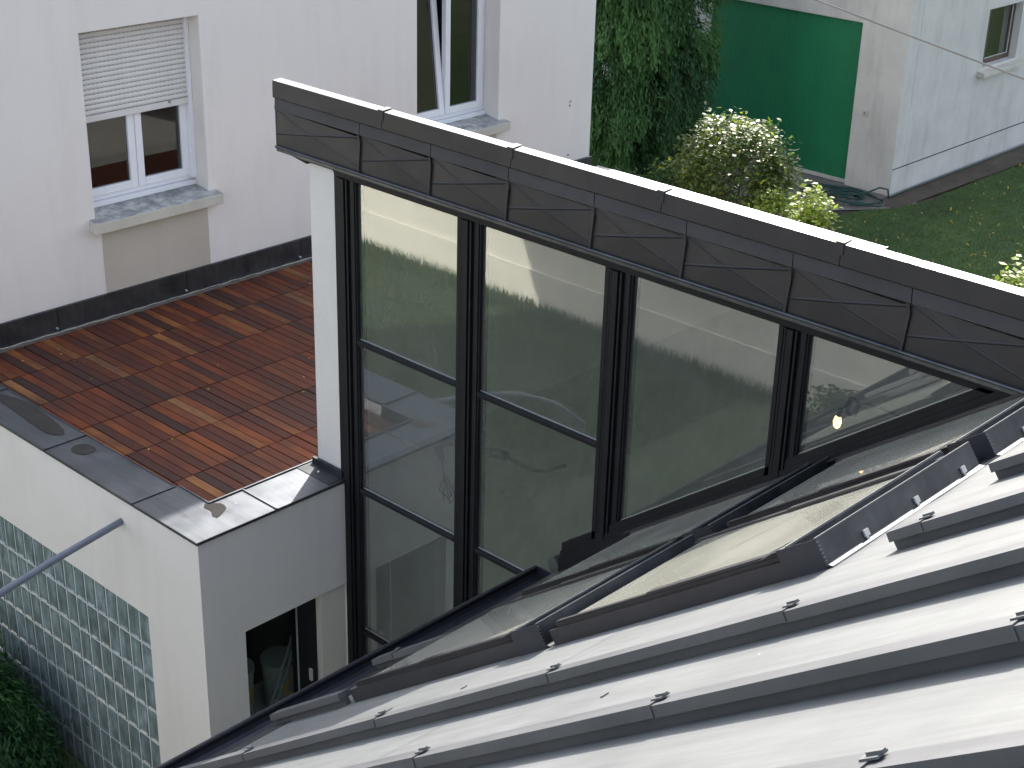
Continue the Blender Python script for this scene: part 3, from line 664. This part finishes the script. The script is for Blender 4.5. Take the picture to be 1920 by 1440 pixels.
mull(.035, -.107, GZ + .05); mull(-.772, -.909, GZ + .05)
mull(-1.602, -1.738, .30); mull(-2.425, -2.55, .93)
# sloping bottom rail along the roof
def RR(x, y, h): return (x, y, -.907 - .7533 * y + h)
rb = MB()
for (x0, x1, h0, h1) in ((XG - .012, XG + .05, -.09, .057), (XG - .022, XG - .012, -.09, .02), (XG - .032, XG - .022, -.09, -.005)):
    rb.box((x0, -3.4, h0), (x1, -1.44, h1), xf=RR)
obj('bottom_rail', rb, 'black', con)
BAYS = [(-.107, -.772), (-.909, -1.602), (-1.738, -2.425), (-2.55, -3.24)]
TR = [.77, -.03, -.857]
for i, (a, b) in enumerate(BAYS[:2]):
    zz_ = [1.557] + TR + [GZ + .1]
    for z_ in TR:
        obj('transom', MB().box((XG - .006, b, z_ - .018), (GX + .003, a, z_ + .008)).prism([(XG - .006, z_ - .014), (XG - .014, z_ - .006), (XG - .014, z_ + .002), (XG - .006, z_ + .008)], 'y', b, a), 'black', con)
        obj('glazing_bead', MB().box((GX - .004, b, z_ + .0082), (GX - .0002, a, z_ + .0112)), 'ladder', con)
    for k in range(4):
        obj('pane', MB().box((GX, b, zz_[k + 1] + .009), (GX + .006, a, zz_[k] - .012)), 'glass', con)
for i, (a, b) in enumerate(BAYS[2:]):
    za, zb = railz(a), railz(b)
    if i == 1: vs = [(GX, a, za), (GX, b, min(zb, 1.557)), (GX, b, 1.5575), (GX, a, 1.557)]
    else: vs = [(GX, a, za), (GX, b, zb), (GX, b, 1.557), (GX, a, 1.557)]
    vs = [tuple(v) for v in vs]; vb = [(v[0] + .006, v[1], v[2]) for v in vs]
    obj('pane', MB().poly(vs + vb, [(0, 1, 2, 3), (7, 6, 5, 4), (0, 4, 5, 1), (1, 5, 6, 2), (2, 6, 7, 3), (3, 7, 4, 0)]), 'glass', con)
    bead = MB().box((GX - .004, b, .0575), (GX - .0002, a, .0605), xf=RR)
    obj('glazing_bead', bead, 'ladder', con)
# interior: cable conduit, lamp
cb = thing('cable_bundle', 'black cable sleeve with frayed wire ends hanging inside the glass wall', 'cable', (1.25, -.6, .25))
obj('sleeve', MB().tube([(1.25, -.325, .095), (1.25, -.30, .16), (1.25, -.36, .215), (1.25, -.45, .235), (1.25, -.59, .247), (1.25, -.70, .27), (1.25, -.767, .285)], [.015, .021, .021, .019, .019, .024, .022], 8), 'cableblack', cb, smooth=True)
obj('thin_cable', MB().tube([(1.25, -.767, .285), (1.25, -.85, .27), (1.25, -.94, .272), (1.25, -1.02, .30), (1.25, -1.09, .345), (1.25, -1.138, .372)], .009, 6), 'cableblack', cb, smooth=True)
for k in range(6):
    e = random.uniform(-.05, .05)
    obj('wire', MB().tube([(1.25, -.325, .10), (1.25 + e * .3, -.335 + e * .3, .02), (1.25 + e, -.35 - .03 * k * .4, -.05 - .012 * k), (1.25, -.37 - .012 * k, -.10 + .01 * k)], .005, 5), 'cableblack', cb)
lp = thing('pendant_bulb', 'lit bare bulb with a coil of black wire behind the last pane', 'lamp', (1.25, -2.506, 1.08))
obj('bulb', MB().tube([(1.25, -2.506, 1.052), (1.25, -2.506, 1.06), (1.25, -2.506, 1.078), (1.25, -2.506, 1.095), (1.25, -2.508, 1.108)], [.006, .013, .017, .013, .008], 12), 'bulb', lp, smooth=True)
obj('socket', MB().tube([(1.25, -2.508, 1.105), (1.25, -2.515, 1.135)], .011, 8), 'cableblack', lp)
coil = [(1.25 + .01 * math.sin(a * 3), -2.556 + .020 * math.cos(a) - .0008 * a, 1.16 + .042 * math.sin(a)) for a in [k * .42 for k in range(46)]]
obj('wire_coil', MB().tube([(1.25, -2.515, 1.13), (1.25, -2.53, 1.15)] + coil, .0042, 5), 'cableblack', lp)
obj('flex', MB().tube([(1.25, -2.55, 1.19), (1.25, -2.66, 1.196), (1.25, -2.79, 1.19), (1.25, -3.2, 1.17)], .0045, 5), 'cablegrey', lp)

# ================================================================== NEAR HOUSE WITH THE ZINC BATTEN ROOF
nh = thing('zinc_roofed_house', 'house with a sunlit zinc batten roof in the foreground', 'house', (-1.5, -3.5, GZ))
E0, E1 = -1.415, -7.2      # eave, ridge (plan y)
XL = -6.0
bx = [-.66 - .0, -1.172, -1.637, -2.107, -2.585, -3.06, -3.54, -4.02, -4.5, -4.98, -5.46]
obj('wall', MB().box((XL + .1, -1.75, GZ), (.20, -1.50, .12)).box((XL + .1, -11, GZ), (XL + .3, -1.75, .14)), 'box_plaster', nh)
g1 = MB().prism([(-1.75, .05), (-7.2, 4.25), (-12.6, .05)], 'x', XL + .1, XL + .3)
obj('gable', g1, 'box_plaster', nh)
S_X = ((-.655, .075), (.185, .898)); S_Y = ((-1.86, -2.745), (-2.765, -3.63))
def sheet(x0, x1, ya, yb, nv=14):
    ph_ = random.uniform(0, 6)
    def fn(u, v):
        x = x0 + (x1 - x0) * u; y = ya + (yb - ya) * v
        h = .0022 * math.sin(math.pi * u) * math.sin(y * 5 + ph_) * (0.5 + .5 * math.sin(y * 1.7 + ph_)) + .0016 * math.sin(math.pi * u * 2) * math.sin(y * 3.1 + ph_ * 2)
        if u in (0, 1): h = 0
        return RP(x, y, h)
    o = obj('roof_sheet', MB().grid(fn, 8, nv), 'zinc', nh, smooth=True); return o
xs = [.92] + [-.155, -.66] + bx[1:] + [XL]
for i in range(len(xs) - 1):
    a, b = xs[i], xs[i + 1]
    if i < 2:
        sheet(b, a, E0, -1.86, 6); sheet(b, a, -3.63, E1, 40)
        if i == 0:
            pass
    else:
        sheet(b, a, E0, E1, 60)
sheet(.92, 5.0, -3.4, E1, 20)
obj('under_roof', MB().box((XL + .05, -1.47, -.10), (.90, -7.2, -.02), xf=RP).box((.0, 0, 0), (.0001, .0001, .0001)) if False else
    MB().box((XL + .05, E0 - .02, -.10), (-.70, E1, -.02), xf=RP).box((-.70, E0 - .02, -.10), (.90, -1.87, -.02), xf=RP).box((-.70, -3.62, -.10), (.90, E1, -.02), xf=RP), 'dark', nh)
obj('rear_slope', MB().poly([(XL, -7.2, 4.37), (5, -7.2, 4.37), (5, -12.8, .2), (XL, -12.8, .2)], [(0, 1, 2, 3)]), 'zinc', nh)
def batten(x, ya, yb, hgt=.046):
    """one batten line: cap pieces lapped over each other, each with a clip at its top end"""
    L = .632; root = None
    # start joints so that they fall where the photograph shows them
    off = {-1.172: -2.60, -1.637: -3.26, -2.107: -4.56}.get(x, -2.1 - (abs(x) * 7.3 % 1) * L)
    js = [off + L * k for k in range(-14, 10)]
    cuts = sorted([ya] + [q for q in js if yb < q < ya] + [yb], reverse=True)
    for i in range(len(cuts) - 1):
        a, b = cuts[i], cuts[i + 1]
        if a - b < .05: continue
        hw, hb = .023, .010
        ca = hgt + .001; cbz = hgt + .0045
        P = [(x - hw - .003, .024, a), (x - hw, ca, a), (x + hw, ca, a), (x + hw + .003, .024, a), (x - hw - .005, .026, b), (x - hw - .002, cbz, b), (x + hw + .002, cbz, b), (x + hw + .005, .026, b)]
        # tall side down to the sheet, set slightly inwards below the cap
        mb = MB().poly([RP(p[0], p[2], p[1]) for p in P], [(0, 1, 2, 3), (7, 6, 5, 4), (0, 4, 5, 1), (1, 5, 6, 2), (2, 6, 7, 3), (3, 7, 4, 0)])
        mb.box((x - hb, a, -.004), (x + hb, b, .028), xf=RP)
        bt = obj('batten', mb, 'batten', nh)
        if i < len(cuts) - 2:
            c = MB().box((x - .004, b + .012, hgt + .004), (x + .020, b - .012, hgt + .0075), xf=RP).box((x + .004, b + .006, hgt + .0075), (x + .012, b - .016, hgt + .012), xf=RP)
            obj('clip', c, 'zinc', bt)
for x in bx[1:]: batten(x, E0, E1)
batten(-.66, -1.43, -1.835); batten(-.66, -3.80, E1); batten(-.155, -3.79, E1); batten(-.155, -1.43, -1.84); batten(.35, -3.79, E1)
batten(.86, -3.9, E1)
# joint scratches and nail heads on the sheets
for (x, y) in ((-.93, -2.33), (-.90, -2.62), (-1.02, -2.95), (-1.03, -3.4), (-1.35, -3.5)):
    obj('sheet_tab', MB().box((x, y, .0015), (x + .022, y - .006, .004), xf=RP), 'zinc', nh)
# eave gutter
gt = MB(); cyy, czz, rr = -1.363, .060, .052
N = 10; prof_o = [(cyy + rr * math.cos(a), czz + rr * math.sin(a)) for a in [math.pi + math.pi * k / N for k in range(N + 1)]]
prof_i = [(cyy + (rr - .004) * math.cos(a), czz + (rr - .004) * math.sin(a)) for a in [2 * math.pi - math.pi * k / N for k in range(N + 1)]]
gt.prism(prof_o + prof_i, 'x', XL - .05, XG - .035)
gu = obj('gutter', gt, 'gutter', nh, smooth=False)
obj('gutter_bead', MB().tube([(XL - .05, cyy + rr, czz + .004), (XG - .035, cyy + rr, czz + .004)], .011, 10), 'gutter', gu, smooth=True)
obj('gutter_end', MB().prism([(cyy - rr - .004, czz + .012)] + [(cyy + (rr + .004) * math.cos(a), czz + (rr + .004) * math.sin(a)) for a in [math.pi + math.pi * k / 12 for k in range(13)]] + [(cyy + rr + .004, czz + .012)], 'x', XG - .035, XG - .028), 'gutter', gu)
obj('eave_flashing', MB().box((XL, E0 + .012, -.006), (XG - .03, E0 - .10, .003), xf=RP).box((XL, E0 + .012, -.05), (XG - .03, E0 + .006, -.006), xf=RP), 'flashing', nh)
obj('joint_flashing', MB().box((.900, -1.44, .0), (XG - .013, -3.42, .070), xf=RP).box((.86, -1.84, .064), (.90, -3.42, .070), xf=RP), 'skyframe', nh)

def skylight(sx, sy, tagtxt):
    (x0, x1), (ya, yb) = sx, sy      # ya lower (eave) end, yb upper end
    f = MB()
    # side upstands and covers, h up to .046; sash cover slightly inside and higher
    f.box((x0, ya, -.03), (x0 + .012, yb + .05, .046), xf=RP)
    f.box((x1 - .012, ya, -.03), (x1, yb + .05, .046), xf=RP)
    f.box((x0 + .012, ya, -.03), (x1 - .012, ya - .05, .030), xf=RP)
    f.box((x0 + .012, yb + .06, -.03), (x1 - .012, yb + .05, .046), xf=RP)
    s = obj('skylight', f, 'skyframe', nh)
    # inner sash frame
    k = MB(); a0, a1 = x0 + .020, x1 - .020; w_ = .024; hh = .060
    for (p, q) in ((a0, a0 + w_), (a1 - w_, a1)):
        k.box((p, ya - .012, .02), (q, yb + .075, hh), xf=RP)
    k.box((a0 + w_, ya - .012, .02), (a1 - w_, ya - .055, hh - .008), xf=RP)
    obj('sash', k, 'skyframe', s, bevel=.003)
    # overlapping cover strip with its step part way up
    ym = ya + (yb - ya) * .40
    obj('cover_strip', MB().box((a0 - .004, ya - .02, hh), (a0 + .018, ym, hh + .004), xf=RP).box((a0 - .006, ym, hh + .0005), (a0 + .026, yb + .06, hh + .008), xf=RP), 'skyframe', s)
    obj('cover_strip', MB().box((a1 - .022, ya - .02, hh), (a1 + .004, ym, hh + .004), xf=RP).box((a1 - .026, ym, hh + .0005), (a1 + .006, yb + .06, hh + .008), xf=RP), 'skyframe', s)
    obj('pane', MB().box((a0 + w_ - .004, ya - .045, hh - .007), (a1 - w_ + .004, yb + .125, hh - .003), xf=RP), 'skyglass', s)
    # pale sloping hood at the top of the glass
    obj('hood', MB().poly([RP(a0 + .022, yb + .150, hh - .006), RP(a1 - .022, yb + .150, hh - .006), RP(a1 - .022, yb + .082, .082), RP(a0 + .022, yb + .082, .082), RP(a1 - .022, yb + .075, .04), RP(a0 + .022, yb + .075, .04)], [(0, 1, 2, 3), (3, 2, 4, 5), (0, 3, 5), (1, 4, 2)]), 'coping', s)
    # top box: rim, channel, rim and the tall upslope face
    t = MB(); H = .078
    t.box((x0 - .012, yb + .005, -.004), (x1 + .008, yb, H), xf=RP)
    t.box((x0 - .012, yb + .076, -.004), (x1 + .008, yb + .072, H), xf=RP)
    t.prism([(yb + .001, -.003), (yb - .014, -.003), (yb - .012, .004), (yb + .001, .012)], 'x', x0 - .012, x1 + .008, xf=RP)
    hb = obj('head_flashing', t, 'flashing', s)
    obj('channel', MB().box((x0 - .012, yb + .072, .044), (x1 + .008, yb + .005, .052), xf=RP), 'navy', s)
    obj('rim', MB().box((x0 - .012, yb + .0045, H + .0002), (x1 + .008, yb - .0005, H + .003), xf=RP), 'zinc', s)  # paler lips paint in the sunlit edges of the dark head box
    obj('rim', MB().box((x0 - .012, yb + .080, H + .0002), (x1 + .008, yb + .0745, H + .004), xf=RP), 'zinc', s)
    # folded corner block on the eave side of the box
    c = MB().box((x0 - .0145, yb + .105, -.002), (x0 - .0122, yb, H + .0005), xf=RP)
    c.poly([RP(*p) for p in ((x0 - .012, yb + .16, hh + .006), (x0 + .03, yb + .15, hh + .012), (x0 + .05, yb + .09, H + .004), (x0 - .012, yb + .083, H + .004))], [(0, 1, 2, 3)])
    obj('corner_flashing', c, 'gutter', s)
    n = 7
    st = MB()
    for q in range(n): st.box((x0 - .0165, yb - .0005, .008 + q * .010), (x0 - .008, yb - .003, .0115 + q * .010), xf=RP)
    tag(obj('stitch_fold', st, 'coping', s), kind='stuff')
    for q in range(3):
        xx = x0 + .16 + q * (x1 - x0 - .22) / 2.1
        obj('clip', MB().box((xx, yb - .0008, .016), (xx + .020, yb - .005, .034), xf=RP).box((xx + .004, yb - .001, .002), (xx + .012, yb - .004, .016), xf=RP), 'white_metal', s)
    for q in (x0 + .03, x1 - .06):
        obj('channel_clip', MB().box((q, yb + .06, .052), (q + .025, yb + .03, .058), xf=RP), 'coping', s)
    return s
for i, sx in enumerate(S_X):
    for j_, sy in enumerate(S_Y): skylight(sx, sy, '')
obj('valley_flashing', MB().box((.0755, -1.85, .0), (.1845, -3.64, .006), xf=RP).box((.10, -1.85, .006), (.112, -3.6, .022), xf=RP).box((.15, -1.85, .006), (.158, -3.6, .020), xf=RP), 'flashing', nh)
obj('skylight_shaft', MB().poly([RP(-.66, -1.86, -.02), RP(.905, -1.86, -.02), RP(.905, -3.63, -.02), RP(-.66, -3.63, -.02), (-.66, -1.86, -.6), (.905, -1.86, -.6), (.905, -3.63, -.6), (-.66, -3.63, -.6)],
    [(0, 1, 5, 4), (2, 3, 7, 6), (3, 0, 4, 7), (4, 5, 6, 7)]), 'dim', nh)

# ================================================================== GARAGE
GX0, GY0, GT = 12.9, 3.84, 1.5
ga = thing('garage', 'weathered grey white garage with a large green door', 'garage', (GX0, GY0, GZ))
wd = (4.487, 6.74, GZ, .015)
wn = (14.83, 15.74, -.70, .035)
wl = wall_holes('x', GX0, GX0 + .25, GY0, 11, GZ, GT, [wd])
obj('wall', wl, 'garage', ga, bevel=.012)
obj('side_wall', wall_holes('y', GY0 + .002, GY0 + .25, GX0 + .25, 21, GZ, GT, [wn]), 'garage', ga)
obj('plinth', MB().box((GX0, GY0 - .005, GZ), (21, GY0 + .002, -1.665)), 'garage', ga)
obj('plinth', MB().box((GX0 - .005, GY0 - .005, GZ), (GX0, wd[0] - .01, -1.68)), 'garage', ga)
obj('groove_shade', MB().box((GX0, GY0 - .0045, -1.6648), (21, GY0 + .002, -1.653)), 'cableblack', ga)  # raised black strip painting in the shade of a recess above the plinth
obj('roof', MB().prism([(GX0 - .3, GT), (GX0 - .3, GT + .08), (17, GT + 1.3), (21.3, GT + .08), (21.3, GT)], 'y', GY0 - .3, 11.3), 'tiles', ga)
dmb = MB(); nr = 56; dw = (wd[1] - wd[0]) / nr; dx = GX0 + .06
prof = []
for k in range(nr):
    y = wd[0] + k * dw
    prof += [(dx, y), (dx, y + dw * .62), (dx + .0045, y + dw * .72), (dx + .0045, y + dw * .92)]
prof += [(dx, wd[1]), (dx + .04, wd[1]), (dx + .04, wd[0])]
dmb.prism(prof, 'z', GZ + .05, wd[3] - .02)
gd = obj('garage_door', dmb, 'green', ga)
obj('bottom_bar', MB().box((dx - .008, wd[0], GZ + .012), (dx + .03, wd[1], GZ + .06)), 'garage', gd)
obj('frame', MB().box((dx - .01, wd[0], GZ + .06), (dx - .0005, wd[0] + .02, wd[3] - .02)).box((dx - .01, wd[0], wd[3] - .02), (dx + .04, wd[1], wd[3])), 'green', gd)
gw = obj('window', MB().box((wn[0], GY0 + .10, wn[2]), (wn[0] + .05, GY0 + .16, wn[3])).box((wn[1] - .05, GY0 + .10, wn[2]), (wn[1], GY0 + .16, wn[3])).box((wn[0] + .05, GY0 + .10, wn[2]), (wn[1] - .05, GY0 + .16, wn[2] + .06)).box((wn[0] + .05, GY0 + .10, wn[3] - .05), (wn[1] - .05, GY0 + .16, wn[3])).box((14.97, GY0 + .085, wn[2] + .02), (15.04, GY0 + .15, wn[3] - .02)), 'brown', ga, bevel=.004)
obj('pane', MB().box((wn[0] + .05, GY0 + .12, wn[2] + .06), (14.97, GY0 + .126, wn[3] - .05)), 'clearglass', gw)
obj('pane', MB().box((15.04, GY0 + .12, wn[2] + .06), (wn[1] - .05, GY0 + .126, wn[3] - .05)), 'clearglass', gw)
obj('glazing_bead', MB().box((15.042, GY0 + .108, wn[2] + .062), (15.05, GY0 + .118, wn[3] - .052)).box((wn[1] - .06, GY0 + .108, wn[2] + .062), (wn[1] - .052, GY0 + .118, wn[3] - .052)).box((15.05, GY0 + .108, wn[2] + .062), (wn[1] - .06, GY0 + .118, wn[2] + .07)), 'garage', gw)
obj('sill', MB().prism([(GY0 - .10, -.80), (GY0 - .10, -.745), (GY0 + .12, -.705), (GY0 + .12, -.80)], 'x', wn[0] - .10, wn[1] + .12), ['concrete'], ga, bevel=.006)
obj('inside', MB().box((GX0 + .4, GY0 + .4, GZ), (20, 10, 1.4)), 'dark', ga)
sw = obj('switch_box', MB().box((GX0 - .03, 4.26, -1.075), (GX0 - .001, 4.34, -1.0)), 'switch', ga, bevel=.004)
obj('key_plate', MB().box((GX0 - .034, 4.28, -1.055), (GX0 - .0305, 4.315, -1.02)), 'slot', sw)
# hose in a heap by the garage corner
hp = []
for k in range(230):
    t = k / 229; a = t * 34 + .6 * math.sin(t * 19)
    r = .20 + .16 * math.sin(t * 23) * .8
    hp.append((12.42 + r * math.cos(a) * 0.9 - .02 * t, 4.28 + (r * 1.55) * math.sin(a) - .15 * t, GZ + .03 + .012 * (k % 7) / 7 + .02 * abs(math.sin(a * .37))))
hp += [(12.55, 3.95, GZ + .10), (12.68, 3.86, GZ + .16), (12.78, 3.80, GZ + .13), (12.80, 3.79, GZ + .03), (13.2, 3.80, GZ + .03), (14.5, 3.79, GZ + .03), (16.5, 3.80, GZ + .03)]
tag(obj('garden_hose', MB().tube(hp, .012, 6), 'hose', origin=(12.4, 4.3, GZ), smooth=True), 'tangled dark green garden hose heaped by the garage corner', 'hose')
# overhead cable
A_, B_ = Vector((1.349, -2.15, 2.619)), Vector((1.787, -2.782, 2.377)); D_ = (B_ - A_)
cp = []
for k in range(-14, 15):
    p = A_ + D_ * (k / 2.0); sag = .0028 * ((k / 2.0 - .5) ** 2) - .0007
    cp.append((p.x, p.y, p.z + sag))
tag(obj('overhead_cable', MB().tube(cp, .0042, 6), 'cablegrey', origin=tuple(A_), smooth=True), 'thin pale cable strung across the view in front of the garage', 'cable')

# ================================================================== PLANTS
def rand_unit(n):
    v = rng.normal(size=(n, 3)); return v / np.linalg.norm(v, axis=1)[:, None]
def leaf_quads(cent, dirs, nrm, L, W):
    """diamond leaves folded slightly: two triangles each -> return quads (4 verts)"""
    side = np.cross(dirs, nrm); side /= (np.linalg.norm(side, axis=1)[:, None] + 1e-9)
    L = L[:, None]; W = W[:, None]
    return np.stack([cent - dirs * L * .5, cent + side * W * .5 + dirs * L * .05, cent + dirs * L * .5, cent - side * W * .5 + dirs * L * .05], 1).reshape(-1, 3)
def conifer(base, rad, z0, z1, nclump, per, name, label, cat, mat='thuja', group=None, lw=1.0, ncl=170):
    t = thing(name, label, cat, base, group)
    obj('trunk', MB().tube([base, (base[0], base[1], z0 + .5), (base[0], base[1], z1 - .5)], [.12, .1, .03], 8), 'bark', t)
    cs = []; tn = []; K_ = []
    for i in range(ncl):
        u = random.random(); z = z0 + (z1 - z0) * u
        prof_ = min(1, .62 + u * 4) * (1 - .55 * max(0, (u - .45) / .55) ** 1.4)
        a = random.uniform(0, 2 * math.pi); K_.append((a, z, rad * prof_ * random.uniform(.70, 1.08), random.uniform(0, 1)))
    for i in range(nclump):
        a, z, r, tt = random.choice(K_)
        q = abs(random.gauss(0, .5))
        a2 = a + random.gauss(0, .17) * rad ** .2 / max(rad, .4); z2 = z + random.gauss(0, .13) + .1
        rr = r * (1 - .10 * q) - random.random() ** 2 * .12
        cs.append((base[0] + rr * math.cos(a2), base[1] + rr * math.sin(a2), z2, a2)); tn.append(min(1, max(0, tt * .85 + random.gauss(.05, .12))))
    cs = np.array(cs); n = len(cs) * per
    idx = np.repeat(np.arange(len(cs)), per)
    # each clump is a drooping spray: leaves along a curve going outwards and down
    s = rng.uniform(0, 1, n) ** .8; spread = (1 - s) * .10 + .03
    out = np.stack([np.cos(cs[idx, 3]), np.sin(cs[idx, 3]), np.zeros(n)], 1)
    ln = rng.uniform(.18, .40, len(cs))[idx]
    cent = cs[idx, :3] + out * (s * ln * .45)[:, None] - np.array([0, 0, 1]) * (s * s * ln)[:, None] + rng.normal(size=(n, 3)) * spread[:, None] * .6
    dirs = out * .5 + np.array([0, 0, -1.0]) * (.35 + s)[:, None] + rng.normal(size=(n, 3)) * .38
    dirs /= np.linalg.norm(dirs, axis=1)[:, None]
    nrm = out + rng.normal(size=(n, 3)) * .7
    V = leaf_quads(cent, dirs, nrm, rng.uniform(.06, .12, n) * lw, rng.uniform(.014, .028, n) * lw)
    tone = np.clip(np.array(tn)[idx] * .7 + rng.uniform(0, .3, n) , 0, 1)
    fast_mesh('crown', V, 4, tone, mat, t, base); return t
conifer((10.75, 6.44, GZ), 1.05, -1.85, 4.6, 4600, 76, 'conifer_tree', 'tall dense green conifer with drooping sprays beside the garage', 'tree', lw=.85, ncl=330)
def bush(base, rx, ry, z0, z1, n, L, W, name, label, cat, mat, seedlobe=0, group=None, up=.3, stems=7, shell=.5, gloss_up=1.2):
    t = thing(name, label, cat, base, group)
    st = MB(); 
    cz = (z0 + z1) / 2; rz = (z1 - z0) / 2
    for k in range(stems):
        a = 2 * math.pi * k / stems + random.uniform(-.3, .3); r = random.uniform(.4, .8)
        st.tube([base, (base[0] + rx * r * .4 * math.cos(a), base[1] + ry * r * .4 * math.sin(a), (base[2] + cz) / 2), (base[0] + rx * r * math.cos(a), base[1] + ry * r * math.sin(a), cz + rz * random.uniform(.2, .7))], [.018, .012, .004], 5)
    obj('stem', st, 'bark', t)
    nt_ = int(n / 9); d = rand_unit(nt_); d[:, 2] = np.abs(d[:, 2]) * np.where(rng.random(nt_) < .75, 1, -1)
    rr_ = rng.uniform(shell, 1, nt_) ** .6
    lob = 1 + .13 * np.sin(d[:, 0] * 7 + seedlobe) * np.sin(d[:, 1] * 6 + d[:, 2] * 5) + rng.normal(0, .05, nt_)
    tw = np.stack([base[0] + d[:, 0] * rx * rr_ * lob, base[1] + d[:, 1] * ry * rr_ * lob, cz + d[:, 2] * rz * rr_ * lob], 1)
    idx = np.repeat(np.arange(nt_), 9); m_ = len(idx)
    cent = tw[idx] + rng.normal(size=(m_, 3)) * L * .7
    dirs = d[idx] * .5 + rng.normal(size=(m_, 3)) * .8; dirs[:, 2] = dirs[:, 2] * .45 - .05; dirs /= np.linalg.norm(dirs, axis=1)[:, None]
    nrm = np.array([0, 0, 1.0]) * gloss_up + rng.normal(size=(m_, 3)) * .35 + d[idx] * .15
    V = leaf_quads(cent, dirs, nrm, rng.uniform(.7, 1.3, m_) * L, rng.uniform(.7, 1.3, m_) * W)
    tone = np.clip(rng.normal(.45, .25, nt_)[idx] + rng.normal(0, .12, m_), 0, .96); tone[rng.random(m_) < .012] = 1
    fast_mesh('foliage', V, 4, tone, mat, t, base); return t
bush((9.5, 3.80, GZ), .62, .66, -1.75, -.42, 9500, .062, .034, 'shrub', 'rounded glossy leaved shrub glinting in the sun before the green door', 'shrub', 'bushleaf', 1)
bush((9.3, 3.12, GZ), .35, .32, -1.85, -.98, 2600, .05, .03, 'shrub', 'small glossy shrub with bright leaf tips at the right foot of the big shrub', 'shrub', 'yellowleaf', 2)
bush((9.2, 2.62, GZ), .27, .26, -1.85, -.86, 1500, .070, .045, 'shrub', 'pale yellow green shrub right beside the coping edge and lawn', 'shrub', 'yellowleaf', 3, shell=.2)
bush((8.9, 2.25, GZ), .22, .22, -1.9, -1.18, 700, .05, .03, 'shrub', 'thin low yellow green shrub, nearest of them to the lawn', 'shrub', 'yellowleaf', 4, shell=.1)
bush((9.7, 4.62, GZ), .45, .50, -1.95, -1.10, 3600, .055, .035, 'shrub', 'dark green low shrub with yellow leaves left of the glossy shrub', 'shrub', 'lowleaf', 5)
bush((9.4, 5.15, GZ), .45, .5, -1.98, -1.30, 2800, .05, .03, 'ground_shrub', 'spreading low green plants under the conifer', 'shrub', 'lowleaf', 6)
bush((8.6, 4.6, GZ), .6, .6, -1.98, -1.25, 3000, .045, .03, 'ground_shrub', 'low leafy plants along the wall below the coping', 'shrub', 'lowleaf', 8)
bush((12.0, 7.6, GZ), .5, .9, -1.98, -1.35, 2500, .06, .04, 'ground_shrub', 'dark low plants behind the conifer by the wall', 'shrub', 'lowleaf', 9)
bush((9.05, .36, GZ), .26, .16, -1.9, -.93, 500, .075, .05, 'shrub', 'small bright green shrub whose leaves poke in at the right edge', 'shrub', 'yellowleaf', 7, shell=.1)
conifer((-.50, 1.95, GZ), .42, -2.2, -1.50, 700, 90, 'low_conifer', 'dark feathery evergreen bush at the foot of the glass blocks', 'shrub', lw=.55, ncl=60)
conifer((-.45, 1.42, GZ), .34, -2.25, -1.70, 450, 90, 'low_conifer', 'smaller feathery bush in the bottom left corner', 'shrub', lw=.55, ncl=40)
bush((-5.0, .3, GZ), .3, .7, -2.0, -1.62, 2500, .05, .03, 'wall_shrub', 'leafy shrub against the cream garden wall, seen in the glass', 'shrub', 'lowleaf', 11)
